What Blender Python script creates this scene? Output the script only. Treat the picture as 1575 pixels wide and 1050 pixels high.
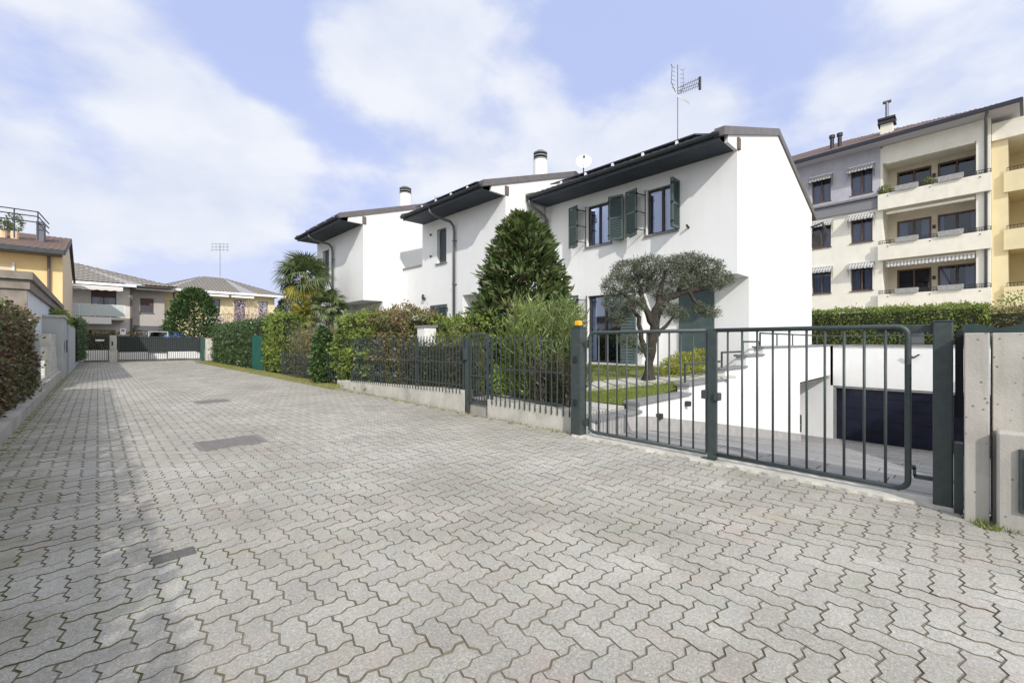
import bpy, bmesh, math, random
import numpy as np
from mathutils import Vector, Matrix
random.seed(7); rng = np.random.default_rng(7)
R = math.radians
sc = bpy.context.scene
COL = sc.collection
for o in list(bpy.data.objects): bpy.data.objects.remove(o)

# ------------------------------------------------------------------ camera
CAMH = 1.27
YAW = 43.83
cam_d = bpy.data.cameras.new('camera'); cam = bpy.data.objects.new('camera', cam_d); COL.objects.link(cam)
cam.location = (0, 0, CAMH); cam.rotation_euler = (R(90), 0, -R(YAW))
cam_d.sensor_width = 36; cam_d.lens = 664/1575*36; cam_d.clip_start = .05; cam_d.clip_end = 2000
cam_d.shift_y = 1/1575
sc.camera = cam
sc.render.resolution_x = 1024; sc.render.resolution_y = 682

# ------------------------------------------------------------------ light
SUN_DIR = Vector((.9, 1.65, -1.3)).normalized()          # the way the light travels
SUN_EL = math.asin(-SUN_DIR.z); SUN_AZ = math.atan2(-SUN_DIR.x, -SUN_DIR.y)
sd = bpy.data.lights.new('sun', 'SUN'); so = bpy.data.objects.new('sun', sd); COL.objects.link(so)
so.rotation_euler = SUN_DIR.to_track_quat('-Z', 'Y').to_euler(); so.location = (-20, -30, 40)
sd.energy = 2.7; sd.angle = R(.9); sd.color = (1, .955, .89)
world = bpy.data.worlds.new('World'); sc.world = world; world.use_nodes = True
WN = world.node_tree.nodes; WL = world.node_tree.links; WN.clear()
def wn(t, **k):
    n = WN.new(t)
    for a, b in k.items():
        if isinstance(a, str) and hasattr(n, a): setattr(n, a, b)
    return n
def wmath(op, a, b=None, c=None, clamp=False):
    n = WN.new('ShaderNodeMath'); n.operation = op; n.use_clamp = clamp
    for i, q in enumerate((a, b, c)):
        if q is None: continue
        if isinstance(q, (int, float)): n.inputs[i].default_value = q
        else: WL.new(q, n.inputs[i])
    return n.outputs[0]
def wmix(f, a, b):
    n = WN.new('ShaderNodeMix'); n.data_type = 'RGBA'
    for i, q in ((0, f), (6, a), (7, b)):
        if isinstance(q, (int, float)): n.inputs[i].default_value = q
        elif isinstance(q, tuple): n.inputs[i].default_value = q
        else: WL.new(q, n.inputs[i])
    return n.outputs[2]
sky = wn('ShaderNodeTexSky'); sky.sky_type = 'NISHITA'; sky.sun_disc = False
sky.sun_elevation = SUN_EL; sky.sun_rotation = SUN_AZ % (2*math.pi)
sky.air_density = 1.0; sky.dust_density = 1.6; sky.ozone_density = 1.6
tc = wn('ShaderNodeTexCoord'); sep = wn('ShaderNodeSeparateXYZ'); WL.new(tc.outputs['Generated'], sep.inputs[0])
def wnoise(scale, detail, rough, off, dist=0.0, lac=2.1):
    m = wn('ShaderNodeMapping'); m.inputs['Location'].default_value = off; m.inputs['Scale'].default_value = (1, 1, 1.7); WL.new(tc.outputs['Generated'], m.inputs['Vector'])
    n = wn('ShaderNodeTexNoise'); n.inputs['Scale'].default_value = scale; n.inputs['Detail'].default_value = detail; n.inputs['Lacunarity'].default_value = lac
    n.inputs['Roughness'].default_value = rough; n.inputs['Distortion'].default_value = dist
    WL.new(m.outputs[0], n.inputs['Vector']); return n.outputs['Fac']
n1 = wnoise(4.4, 7, .50, (1.7, 4.2, 0)); n1b = wnoise(4.4, 7, .50, (1.735, 4.235, -.075)); n2 = wnoise(2.0, 4, .5, (6.1, 2.2, 3), .2)
def skydir(px, py):
    t = (px-787.5)/664; e = (526-py)/664; th = R(YAW)
    v = Vector((math.sin(th)+t*math.cos(th), math.cos(th)-t*math.sin(th), e)); return v.normalized()
vor = None
blob = None
# big cloud banks: direction, radius, weight
for (px, py, rad, wt) in ((335, 245, .14, .55), (450, 290, .16, .38), (230, 300, .16, .30), (600, 60, .15, .5), (720, 60, .14, .45), (560, 130, .10, .2), (1000, 190, .13, .5), (870, 240, .13, .45), (1110, 160, .12, .38), (700, 240, .1, .2),
                          (110, 10, .13, .30), (40, 190, .13, .26), (230, 110, .10, .08), (120, 120, .09, -.12), (1460, 120, .2, .32), (1330, 60, .14, .22), (400, 90, .12, -.35), (930, 90, .09, -.5), (1230, 200, .10, -.2), (170, 190, .10, -.3), (500, 210, .08, -.3), (1050, 30, .14, -.25), (1200, 40, .1, -.2)):
    d = wn('ShaderNodeVectorMath'); d.operation = 'DISTANCE'; WL.new(tc.outputs['Generated'], d.inputs[0]); d.inputs[1].default_value = skydir(px, py)
    s = wmath('DIVIDE', d.outputs['Value'], rad)
    g = wmath('MULTIPLY', wmath('EXPONENT', wmath('MULTIPLY', wmath('MULTIPLY', s, s), -1.0)), wt)
    blob = g if blob is None else wmath('ADD', blob, g)
fld = wmath('ADD', wmath('MULTIPLY', wmath('SUBTRACT', n1, .5), 1.5), wmath('ADD', wmath('MULTIPLY', wmath('SUBTRACT', n2, .5), .5), blob))
relief = wmath('MULTIPLY_ADD', wmath('SUBTRACT', n1, n1b), 2.6, .55, clamp=True)
mr = wn('ShaderNodeMapRange'); mr.interpolation_type = 'SMOOTHSTEP'; WL.new(fld, mr.inputs[0])
mr.inputs[1].default_value = .0; mr.inputs[2].default_value = .46
hz = wn('ShaderNodeMapRange'); WL.new(sep.outputs[2], hz.inputs[0]); hz.inputs[1].default_value = 0.0; hz.inputs[2].default_value = .34
hz.inputs[3].default_value = .62; hz.inputs[4].default_value = 0.0
mask = wmath('MAXIMUM', wmath('MULTIPLY', mr.outputs[0], .97), hz.outputs[0])
hs = wn('ShaderNodeHueSaturation'); hs.inputs['Saturation'].default_value = .62; hs.inputs['Value'].default_value = 2.35; WL.new(sky.outputs[0], hs.inputs['Color'])
tint = wn('ShaderNodeMix'); tint.data_type = 'RGBA'; tint.blend_type = 'MULTIPLY'; tint.inputs[0].default_value = 1; WL.new(hs.outputs[0], tint.inputs[6]); tint.inputs[7].default_value = (1.12, .93, 1.0, 1)
skyc = wmix(.9, tint.outputs[2], (3.85, 4.65, 7.3, 1))
cshade = wmix(relief, (5.7, 6.15, 7.3, 1), (7.1, 7.35, 7.9, 1))
colr = wmix(mask, skyc, cshade)
# glow added to the cloud veil around the (hidden) sun, lifting the shade
sdn = wn('ShaderNodeVectorMath'); sdn.operation = 'DOT_PRODUCT'; WL.new(tc.outputs['Generated'], sdn.inputs[0]); sdn.inputs[1].default_value = -SUN_DIR
gl_ = wn('ShaderNodeMapRange'); gl_.interpolation_type = 'SMOOTHERSTEP'; WL.new(sdn.outputs['Value'], gl_.inputs[0]); gl_.inputs[1].default_value = -.35; gl_.inputs[2].default_value = 1.0
colr = wmix(gl_.outputs[0], colr, (11.0, 11.3, 11.3, 1))
bg = wn('ShaderNodeBackground'); bg.inputs['Strength'].default_value = .1; WL.new(colr, bg.inputs['Color'])
wo = wn('ShaderNodeOutputWorld'); WL.new(bg.outputs[0], wo.inputs['Surface'])
sc.view_settings.view_transform = 'Standard'; sc.view_settings.look = 'None'; sc.view_settings.gamma = 1
sc.view_settings.exposure = 0.33; sc.view_settings.use_curve_mapping = False

# ------------------------------------------------------------------ materials
MATS = {}
def mat(name, col, rough=.7, metal=0, var=0.0, vscale=3.0, bump=0.0, bscale=40.0, island=0.0, col2=None, detail=6, spec=.4, hue=0.0, coat=0, stretch=None):
    if name in MATS: return MATS[name]
    m = bpy.data.materials.new(name); m.use_nodes = True; N = m.node_tree.nodes; L = m.node_tree.links
    b = N['Principled BSDF']; b.inputs['Roughness'].default_value = rough; b.inputs['Metallic'].default_value = metal
    b.inputs['Specular IOR Level'].default_value = spec; b.inputs['Coat Weight'].default_value = coat
    g = N.new('ShaderNodeNewGeometry'); src = g.outputs['Position']
    if stretch:
        mp = N.new('ShaderNodeMapping'); mp.inputs['Scale'].default_value = stretch; L.new(src, mp.inputs['Vector']); src = mp.outputs[0]
    c4 = (*col, 1); cur = None
    if var or col2:
        n = N.new('ShaderNodeTexNoise'); n.inputs['Scale'].default_value = vscale; n.inputs['Detail'].default_value = detail; n.inputs['Roughness'].default_value = .6; L.new(src, n.inputs['Vector'])
        r = N.new('ShaderNodeMapRange'); r.inputs[1].default_value = .33; r.inputs[2].default_value = .67; L.new(n.outputs['Fac'], r.inputs[0])
        mx = N.new('ShaderNodeMix'); mx.data_type = 'RGBA'; L.new(r.outputs[0], mx.inputs[0])
        if col2: mx.inputs[6].default_value = c4; mx.inputs[7].default_value = (*col2, 1)
        else:
            mx.inputs[6].default_value = tuple(min(1, c*(1-var)) for c in col)+(1,); mx.inputs[7].default_value = tuple(min(1, c*(1+var)) for c in col)+(1,)
        cur = mx.outputs[2]
    if island:
        oi = N.new('ShaderNodeObjectInfo'); ad = N.new('ShaderNodeMath'); ad.operation = 'ADD'; L.new(g.outputs['Random Per Island'], ad.inputs[0]); L.new(oi.outputs['Random'], ad.inputs[1])
        fr = N.new('ShaderNodeMath'); fr.operation = 'FRACT'; L.new(ad.outputs[0], fr.inputs[0])
        h = N.new('ShaderNodeHueSaturation')
        if cur: L.new(cur, h.inputs['Color'])
        else: h.inputs['Color'].default_value = c4
        v = N.new('ShaderNodeMapRange'); L.new(fr.outputs[0], v.inputs[0]); v.inputs[3].default_value = 1-island; v.inputs[4].default_value = 1+island; L.new(v.outputs[0], h.inputs['Value'])
        if hue:
            w = N.new('ShaderNodeTexWhiteNoise'); w.noise_dimensions = '1D'; L.new(fr.outputs[0], w.inputs['W'])
            v2 = N.new('ShaderNodeMapRange'); L.new(w.outputs['Value'], v2.inputs[0]); v2.inputs[3].default_value = .5-hue; v2.inputs[4].default_value = .5+hue; L.new(v2.outputs[0], h.inputs['Hue'])
        cur = h.outputs[0]
    if cur: L.new(cur, b.inputs['Base Color'])
    else: b.inputs['Base Color'].default_value = c4
    if bump:
        n = N.new('ShaderNodeTexNoise'); n.inputs['Scale'].default_value = bscale; n.inputs['Detail'].default_value = 5; L.new(src, n.inputs['Vector'])
        bp = N.new('ShaderNodeBump'); bp.inputs['Strength'].default_value = bump; bp.inputs['Distance'].default_value = .01; L.new(n.outputs['Fac'], bp.inputs['Height']); L.new(bp.outputs[0], b.inputs['Normal'])
    MATS[name] = m; return m
def leafmat(name, col, island=.35, hue=.03, rough=.5, trans=.35, col2=None, spec=.4):
    m = mat(name, col, rough, island=island, hue=hue, spec=spec, col2=col2, vscale=1.6, var=.15 if not col2 else 0)
    N = m.node_tree.nodes; L = m.node_tree.links; b = N['Principled BSDF']; out = N['Material Output']
    t = N.new('ShaderNodeBsdfTranslucent'); src = b.inputs['Base Color'].links[0].from_socket; L.new(src, t.inputs['Color'])
    mx = N.new('ShaderNodeMixShader'); mx.inputs[0].default_value = trans; L.new(b.outputs[0], mx.inputs[1]); L.new(t.outputs[0], mx.inputs[2]); L.new(mx.outputs[0], out.inputs['Surface'])
    return m
STUCCO = mat('white_stucco', (.765, .768, .77), .88, var=.025, vscale=.8, bump=.25, bscale=90, spec=.2)
def add_streaks(m, amt=.12, col=(.35, .34, .32), zscale=.5, xs=5):
    N = m.node_tree.nodes; L = m.node_tree.links; b = N['Principled BSDF']; s = b.inputs['Base Color']
    prev = s.links[0].from_socket if s.links else None
    g = N.new('ShaderNodeNewGeometry'); mp = N.new('ShaderNodeMapping'); mp.inputs['Scale'].default_value = (xs, xs, zscale); L.new(g.outputs['Position'], mp.inputs['Vector'])
    n = N.new('ShaderNodeTexNoise'); n.inputs['Scale'].default_value = 1; n.inputs['Detail'].default_value = 8; n.inputs['Roughness'].default_value = .65; L.new(mp.outputs[0], n.inputs['Vector'])
    r = N.new('ShaderNodeMapRange'); r.inputs[1].default_value = .5; r.inputs[2].default_value = .8; r.inputs[4].default_value = amt; L.new(n.outputs['Fac'], r.inputs[0])
    mx = N.new('ShaderNodeMix'); mx.data_type = 'RGBA'; L.new(r.outputs[0], mx.inputs[0])
    if prev: L.new(prev, mx.inputs[6])
    else: mx.inputs[6].default_value = s.default_value
    mx.inputs[7].default_value = (*col, 1); L.new(mx.outputs[2], s)
add_streaks(STUCCO, .16, (.42, .42, .40), .35, 3)
EAVE = mat('dark_green_grey_eave_paint', (.040, .050, .060), .5, var=.2, vscale=6)
FLASH = mat('brown_grey_metal_flashing', (.15, .135, .135), .45, metal=.3, var=.15, vscale=4)
SHUT = mat('green_shutter_paint', (.070, .100, .100), .5, var=.12, vscale=8)
GATE = mat('dark_green_gate_paint', (.048, .062, .062), .45, var=.15, vscale=14, bump=.05, bscale=200)
PIPE = mat('grey_downpipe', (.14, .15, .155), .4, metal=.4)
GREYSTONE = mat('grey_sill_stone', (.22, .22, .225), .7, var=.15, vscale=8)
CONC = mat('weathered_concrete', (.43, .41, .375), .9, var=.16, vscale=2.2, bump=.22, bscale=60, spec=.2); add_streaks(CONC, .5, (.20, .19, .17), .9, 9)
CONCW = mat('pale_rendered_concrete', (.52, .50, .45), .9, var=.14, vscale=3, bump=.4, bscale=50, spec=.2); add_streaks(CONCW, .8, (.22, .215, .17), 2.2, 3.5)
def pits(m, sc_=22, thr=.055):
    N = m.node_tree.nodes; L = m.node_tree.links; b = N['Principled BSDF']; s = b.inputs['Base Color']; prev = s.links[0].from_socket
    g = N.new('ShaderNodeNewGeometry'); v = N.new('ShaderNodeTexVoronoi'); v.inputs['Scale'].default_value = sc_; v.inputs['Randomness'].default_value = 1; L.new(g.outputs['Position'], v.inputs['Vector'])
    r = N.new('ShaderNodeMapRange'); r.inputs[1].default_value = thr; r.inputs[2].default_value = thr*1.7; r.inputs[3].default_value = .75; r.inputs[4].default_value = 0; L.new(v.outputs['Distance'], r.inputs[0])
    mx = N.new('ShaderNodeMix'); mx.data_type = 'RGBA'; L.new(r.outputs[0], mx.inputs[0]); L.new(prev, mx.inputs[6]); mx.inputs[7].default_value = (.12, .115, .1, 1); L.new(mx.outputs[2], s)
pits(CONC, 16, .09)
BLACK = mat('dark_interior', (.02, .022, .026), .9)
CURT = mat('white_curtain', (.62, .64, .70), .9, var=.12, vscale=20, stretch=(1, 1, .05))
DOORF = mat('dark_window_frame', (.035, .03, .035), .5)
BROWNF = mat('brown_window_frame', (.13, .075, .055), .5, var=.2, vscale=10)
WHITEP = mat('white_paint', (.78, .78, .78), .6)
def glassmat(name, tint=(.6, .68, .85), gl=.28):
    m = bpy.data.materials.new(name); m.use_nodes = True; N = m.node_tree.nodes; L = m.node_tree.links; N.remove(N['Principled BSDF'])
    t = N.new('ShaderNodeBsdfTransparent'); t.inputs[0].default_value = (*tint, 1); g = N.new('ShaderNodeBsdfGlossy'); g.inputs['Roughness'].default_value = .02; g.inputs[0].default_value = (.85, .9, 1, 1)
    mx = N.new('ShaderNodeMixShader'); fr = N.new('ShaderNodeFresnel'); fr.inputs[0].default_value = 1.6; a = N.new('ShaderNodeMath'); a.operation = 'ADD'; a.inputs[1].default_value = gl*.6; a.use_clamp = True
    L.new(fr.outputs[0], a.inputs[0]); L.new(a.outputs[0], mx.inputs[0]); L.new(t.outputs[0], mx.inputs[1]); L.new(g.outputs[0], mx.inputs[2]); L.new(mx.outputs[0], N['Material Output'].inputs['Surface'])
    return m
GLASS = glassmat('window_glass'); GLASSD = glassmat('dim_window_glass', (.45, .5, .6), .02)

# ------------------------------------------------------------------ helpers
XF = None                     # optional vertex transform while building a thing
ORG = {}
def S_HOUSE(v): s = 1.06; return (v[0]*s, v[1]*s, CAMH+(v[2]-CAMH)*s)
class MB:
    def __init__(s): s.v = []; s.f = []; s.m = []; s.cm = 0
    def poly(s, pts):
        i = len(s.v); s.v += [tuple(p) for p in pts]; s.f.append(tuple(range(i, i+len(pts)))); s.m.append(s.cm)
    def hexa(s, p):           # 8 corners: bottom ring 0-3, top ring 4-7
        i = len(s.v); s.v += [tuple(q) for q in p]
        for f in ((3, 2, 1, 0), (4, 5, 6, 7), (0, 1, 5, 4), (1, 2, 6, 5), (2, 3, 7, 6), (3, 0, 4, 7)): s.f.append(tuple(i+k for k in f)); s.m.append(s.cm)
        return s
    def box(s, x0, x1, y0, y1, z0, z1): s.hexa([(x0, y0, z0), (x1, y0, z0), (x1, y1, z0), (x0, y1, z0), (x0, y0, z1), (x1, y0, z1), (x1, y1, z1), (x0, y1, z1)]); return s
    def fbox(s, fm, u0, u1, d0, d1, z0, z1): s.hexa([fm(u0, d0, z0), fm(u1, d0, z0), fm(u1, d1, z0), fm(u0, d1, z0), fm(u0, d0, z1), fm(u1, d0, z1), fm(u1, d1, z1), fm(u0, d1, z1)]); return s
    def bar(s, p, q, w, h, up=(0, 0, 1)):
        p = Vector(p); q = Vector(q); d = (q-p).normalized(); up = Vector(up)
        a = d.cross(up)
        if a.length < 1e-4: a = d.cross(Vector((0, 1, 0)))
        a.normalize(); b = a.cross(d).normalized(); a *= w/2; b *= h/2
        s.hexa([p-a-b, p+a-b, q+a-b, q-a-b, p-a+b, p+a+b, q+a+b, q-a+b]); return s
    def tube(s, pts, r, n=8, cap=True):
        pts = [Vector(p) for p in pts]; rr = r if isinstance(r, (list, tuple)) else [r]*len(pts); rings = []
        prev = None
        for k, p in enumerate(pts):
            d = (pts[min(k+1, len(pts)-1)]-pts[max(k-1, 0)]).normalized()
            a = prev if prev is not None else (Vector((0, 0, 1)) if abs(d.z) < .9 else Vector((1, 0, 0)))
            x = d.cross(a).normalized(); y = x.cross(d).normalized(); prev = y
            i = len(s.v)
            for j in range(n): t = 2*math.pi*j/n; s.v.append(tuple(p+(x*math.cos(t)+y*math.sin(t))*rr[k]))
            rings.append(i)
        for a, b in zip(rings, rings[1:]):
            for j in range(n): s.f.append((a+j, a+(j+1) % n, b+(j+1) % n, b+j)); s.m.append(s.cm)
        if cap: s.f.append(tuple(rings[0]+j for j in reversed(range(n)))); s.f.append(tuple(rings[-1]+j for j in range(n))); s.m += [s.cm, s.cm]
        return s
    def prism(s, poly, fn):   # fn(a,b,side) -> point; poly of (a,b)
        n = len(poly); i = len(s.v)
        s.v += [tuple(fn(a, b, 0)) for a, b in poly]+[tuple(fn(a, b, 1)) for a, b in poly]
        s.f.append(tuple(i+k for k in reversed(range(n)))); s.f.append(tuple(i+n+k for k in range(n))); s.m += [s.cm, s.cm]
        for k in range(n): s.f.append((i+k, i+(k+1) % n, i+n+(k+1) % n, i+n+k)); s.m.append(s.cm)
        return s
    def build(s, name, mats, parent=None, smooth=False, bevel=0):
        v = s.v
        if XF: v = [XF(p) for p in v]
        if parent is not None: o_ = ORG[parent.name]
        else:
            a = np.array(v); o_ = ((a[:, 0].min()+a[:, 0].max())/2, (a[:, 1].min()+a[:, 1].max())/2, a[:, 2].min())
        v = [(p[0]-o_[0], p[1]-o_[1], p[2]-o_[2]) for p in v]
        me = bpy.data.meshes.new(name); me.from_pydata(v, [], s.f)
        if not isinstance(mats, (list, tuple)): mats = [mats]
        for m in mats: me.materials.append(m)
        if len(mats) > 1: me.polygons.foreach_set('material_index', s.m)
        if smooth: me.polygons.foreach_set('use_smooth', [True]*len(s.f))
        me.update()
        o = bpy.data.objects.new(name, me); COL.objects.link(o)
        if parent is not None: o.parent = parent
        else: o.location = o_
        ORG[o.name] = o_
        if bevel: b = o.modifiers.new('bevel', 'BEVEL'); b.width = bevel; b.segments = 2; b.limit_method = 'ANGLE'; b.angle_limit = R(40)
        return o
def mesh_np(name, V, F, m, parent=None, smooth=False, org=None, tri=None):
    V = np.asarray(V, dtype=np.float32); F = np.asarray(F, dtype=np.int32)
    if parent is not None: o_ = ORG[parent.name]
    else: o_ = org or (float((V[:, 0].min()+V[:, 0].max())/2), float((V[:, 1].min()+V[:, 1].max())/2), float(V[:, 2].min()))
    V = V-np.array(o_, dtype=np.float32); k = F.shape[1]
    me = bpy.data.meshes.new(name); me.vertices.add(len(V)); me.vertices.foreach_set('co', V.ravel()); me.loops.add(F.size); me.loops.foreach_set('vertex_index', F.ravel())
    me.polygons.add(len(F)); me.polygons.foreach_set('loop_start', np.arange(0, F.size, k, dtype=np.int32)); me.polygons.foreach_set('loop_total', np.full(len(F), k, dtype=np.int32))
    me.materials.append(m); me.update(calc_edges=True)
    if smooth: me.polygons.foreach_set('use_smooth', [True]*len(F))
    o = bpy.data.objects.new(name, me); COL.objects.link(o)
    if parent is not None: o.parent = parent
    else: o.location = o_
    ORG[o.name] = o_; return o
def tag(o, label=None, cat=None, group=None, kind=None):
    if label: o['label'] = label
    if cat: o['category'] = cat
    if group: o['group'] = group
    if kind: o['kind'] = kind
    return o
def thing(name, label, cat, loc, group=None, rz=0):
    o = bpy.data.objects.new(name, None); COL.objects.link(o); o.empty_display_size = .2
    o.location = loc; o.rotation_euler = (0, 0, rz); ORG[o.name] = tuple(loc) if not rz else (0, 0, 0)
    return tag(o, label, cat, group)
def struct(o): o['kind'] = 'structure'; return o

# ------------------------------------------------------------------ ground
SOIL = mat('garden_soil', (.10, .085, .06), .95, var=.3, vscale=5, bump=.6, bscale=30)
FARG = mat('far_ground', (.24, .23, .2), .95, var=.2, vscale=.4)
g = MB()
HX0, HX1, HY0, HY1 = 4.66, 21.0, -1.0, 3.45          # the ramp's cut in the ground
B = 400; zg = -.05
for (a, b, c, d) in ((-B, HX0, -B, B), (HX1, B, -B, B), (HX0, HX1, -B, HY0), (HX0, HX1, HY1, B)):
    g.poly([(a, c, zg), (b, c, zg), (b, d, zg), (a, d, zg)])
struct(g.build('ground', FARG))

# ---- driveway: bedding sheet with moss, pavers on it
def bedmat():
    m = mat('joint_sand_and_dark_sides', (.25, .225, .18), .95, bump=.5, bscale=80, col2=(.12, .108, .078), vscale=1.8, detail=10)
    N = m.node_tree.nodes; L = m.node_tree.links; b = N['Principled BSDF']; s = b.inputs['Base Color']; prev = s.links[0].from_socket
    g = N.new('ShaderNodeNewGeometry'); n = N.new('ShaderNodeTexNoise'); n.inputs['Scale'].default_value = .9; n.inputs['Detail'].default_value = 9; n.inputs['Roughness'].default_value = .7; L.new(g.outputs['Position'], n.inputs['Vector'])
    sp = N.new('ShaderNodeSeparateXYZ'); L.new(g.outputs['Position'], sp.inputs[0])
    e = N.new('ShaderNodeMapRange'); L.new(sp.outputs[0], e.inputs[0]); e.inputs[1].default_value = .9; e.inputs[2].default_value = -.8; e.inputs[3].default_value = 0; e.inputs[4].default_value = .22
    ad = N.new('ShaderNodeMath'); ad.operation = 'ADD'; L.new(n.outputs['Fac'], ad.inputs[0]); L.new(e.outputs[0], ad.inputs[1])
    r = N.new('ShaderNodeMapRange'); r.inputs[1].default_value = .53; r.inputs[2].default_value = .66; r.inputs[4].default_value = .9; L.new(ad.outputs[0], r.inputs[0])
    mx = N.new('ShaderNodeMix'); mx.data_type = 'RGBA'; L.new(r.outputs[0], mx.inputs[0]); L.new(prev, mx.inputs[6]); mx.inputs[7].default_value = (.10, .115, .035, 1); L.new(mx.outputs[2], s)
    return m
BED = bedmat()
def pavermat():
    m = bpy.data.materials.new('grey_concrete_paver'); m.use_nodes = True; N = m.node_tree.nodes; L = m.node_tree.links; b = N['Principled BSDF']
    b.inputs['Roughness'].default_value = .88; b.inputs['Specular IOR Level'].default_value = .25
    g = N.new('ShaderNodeNewGeometry'); P = g.outputs['Position']
    def noise(s, d=4, r=.6):
        n = N.new('ShaderNodeTexNoise'); n.inputs['Scale'].default_value = s; n.inputs['Detail'].default_value = d; n.inputs['Roughness'].default_value = r; L.new(P, n.inputs['Vector']); return n
    def rng_(x, a, b_, c, d):
        r = N.new('ShaderNodeMapRange'); L.new(x, r.inputs[0])
        for i, q in enumerate((a, b_, c, d)): r.inputs[i+1].default_value = q
        return r.outputs[0]
    def mix(f, a, c, bt='MIX'):
        n = N.new('ShaderNodeMix'); n.data_type = 'RGBA'; n.blend_type = bt
        for i, q in ((0, f), (6, a), (7, c)):
            if isinstance(q, (int, float)): n.inputs[i].default_value = q
            elif isinstance(q, tuple): n.inputs[i].default_value = q
            else: L.new(q, n.inputs[i])
        return n.outputs[2]
    base = mix(rng_(noise(.55, 6).outputs['Fac'], .35, .65, 0, 1), (.385, .362, .315, 1), (.485, .467, .428, 1))
    base = mix(rng_(noise(2.3, 5, .65).outputs['Fac'], .5, .72, 0, .45), base, (.36, .31, .265, 1))
    base = mix(rng_(noise(70, 3, .75).outputs['Fac'], .35, .65, 0, .55), base, (.20, .19, .175, 1))
    base = mix(rng_(noise(55, 2, .6).outputs['Fac'], .55, .7, 0, .4), base, (.60, .59, .56, 1))
    v = N.new('ShaderNodeTexVoronoi'); v.inputs['Scale'].default_value = 130; L.new(P, v.inputs['Vector'])
    wv = N.new('ShaderNodeSeparateColor'); L.new(v.outputs['Color'], wv.inputs[0])
    spk = N.new('ShaderNodeMath'); spk.operation = 'MULTIPLY'; L.new(rng_(v.outputs['Distance'], .25, .45, 1, 0), spk.inputs[0]); L.new(rng_(wv.outputs[0], .72, .80, 0, 1), spk.inputs[1])
    base = mix(rng_(spk.outputs[0], 0, 1, 0, .75), base, (.62, .60, .57, 1))
    spk2 = N.new('ShaderNodeMath'); spk2.operation = 'MULTIPLY'; L.new(rng_(v.outputs['Distance'], .3, .5, 1, 0), spk2.inputs[0]); L.new(rng_(wv.outputs[1], .76, .84, 0, 1), spk2.inputs[1])
    base = mix(rng_(spk2.outputs[0], 0, 1, 0, .6), base, (.16, .15, .14, 1))
    for (off_, th_, c_, am) in (((3, 7, 0), .60, (.46, .33, .30, 1), .28), ((11, 2, 0), .60, (.34, .37, .25, 1), .30), ((5, 15, 0), .62, (.47, .38, .25, 1), .28), ((21, 5, 0), .60, (.33, .37, .38, 1), .25)):
        mp_ = N.new('ShaderNodeMapping'); mp_.inputs['Location'].default_value = off_; L.new(P, mp_.inputs[0]); n_ = N.new('ShaderNodeTexNoise'); n_.inputs['Scale'].default_value = 2.4; n_.inputs['Detail'].default_value = 3; L.new(mp_.outputs[0], n_.inputs['Vector'])
        base = mix(rng_(n_.outputs['Fac'], th_, th_+.12, 0, am), base, c_)
    oi = N.new('ShaderNodeObjectInfo'); ad = N.new('ShaderNodeMath'); ad.operation = 'ADD'; L.new(g.outputs['Random Per Island'], ad.inputs[0]); L.new(oi.outputs['Random'], ad.inputs[1])
    fr = N.new('ShaderNodeMath'); fr.operation = 'FRACT'; L.new(ad.outputs[0], fr.inputs[0])
    w = N.new('ShaderNodeTexWhiteNoise'); w.noise_dimensions = '1D'; L.new(fr.outputs[0], w.inputs['W']); wc = N.new('ShaderNodeSeparateColor'); L.new(w.outputs['Color'], wc.inputs[0])
    pinkf = rng_(wc.outputs[0], .86, 1, 0, .16); base = mix(pinkf, base, (.40, .30, .27, 1))
    h = N.new('ShaderNodeHueSaturation'); L.new(base, h.inputs['Color']); L.new(rng_(wc.outputs[1], 0, 1, .945, 1.055), h.inputs['Value']); base = h.outputs[0]
    vp = N.new('ShaderNodeHueSaturation'); L.new(base, vp.inputs['Color']); L.new(rng_(noise(1.05, 6, .62).outputs['Fac'], .34, .66, .86, 1.08), vp.inputs['Value']); base = vp.outputs[0]
    # moss and dirt creeping along the shaded left edge and gate side
    sp = N.new('ShaderNodeSeparateXYZ'); L.new(P, sp.inputs[0])
    n3 = noise(3.2, 8, .7); a2 = N.new('ShaderNodeMath'); a2.operation = 'ADD'; L.new(n3.outputs['Fac'], a2.inputs[0]); L.new(rng_(sp.outputs[0], .3, -.85, 0, .30), a2.inputs[1])
    a3 = N.new('ShaderNodeMath'); a3.operation = 'ADD'; L.new(a2.outputs[0], a3.inputs[0]); L.new(rng_(sp.outputs[0], 4.1, 4.7, 0, .16), a3.inputs[1])
    base = mix(rng_(a3.outputs[0], .62, .85, 0, .5), base, (.17, .17, .09, 1))
    st = N.new('ShaderNodeTexNoise'); st.inputs['Scale'].default_value = 1.1; st.inputs['Detail'].default_value = 3; mp = N.new('ShaderNodeMapping'); mp.inputs['Location'].default_value = (9, 3, 1); L.new(P, mp.inputs[0]); L.new(mp.outputs[0], st.inputs['Vector'])
    base = mix(rng_(st.outputs['Fac'], .66, .74, 0, .35), base, (.15, .145, .15, 1))
    L.new(base, b.inputs['Base Color'])
    bp = N.new('ShaderNodeBump'); bp.inputs['Strength'].default_value = .55; bp.inputs['Distance'].default_value = .004; L.new(noise(150, 4, .7).outputs['Fac'], bp.inputs['Height']); L.new(bp.outputs[0], b.inputs['Normal'])
    return m
PAV = pavermat()
DX0, DX1, DY0, DY1 = -.88, 4.70, -1.2, 37.4
drive = MB(); drive.poly([(DX0-.02, -8, -.0055), (HX0, -8, -.0055), (HX0, 40, -.0055), (DX0-.02, 40, -.0055)])
drive = struct(drive.build('driveway', BED)); drive['label'] = 'grey driveway of zigzag interlocking concrete pavers with mossy joints'
W = .1125; AMP = .095*W; SGN = -1
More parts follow.
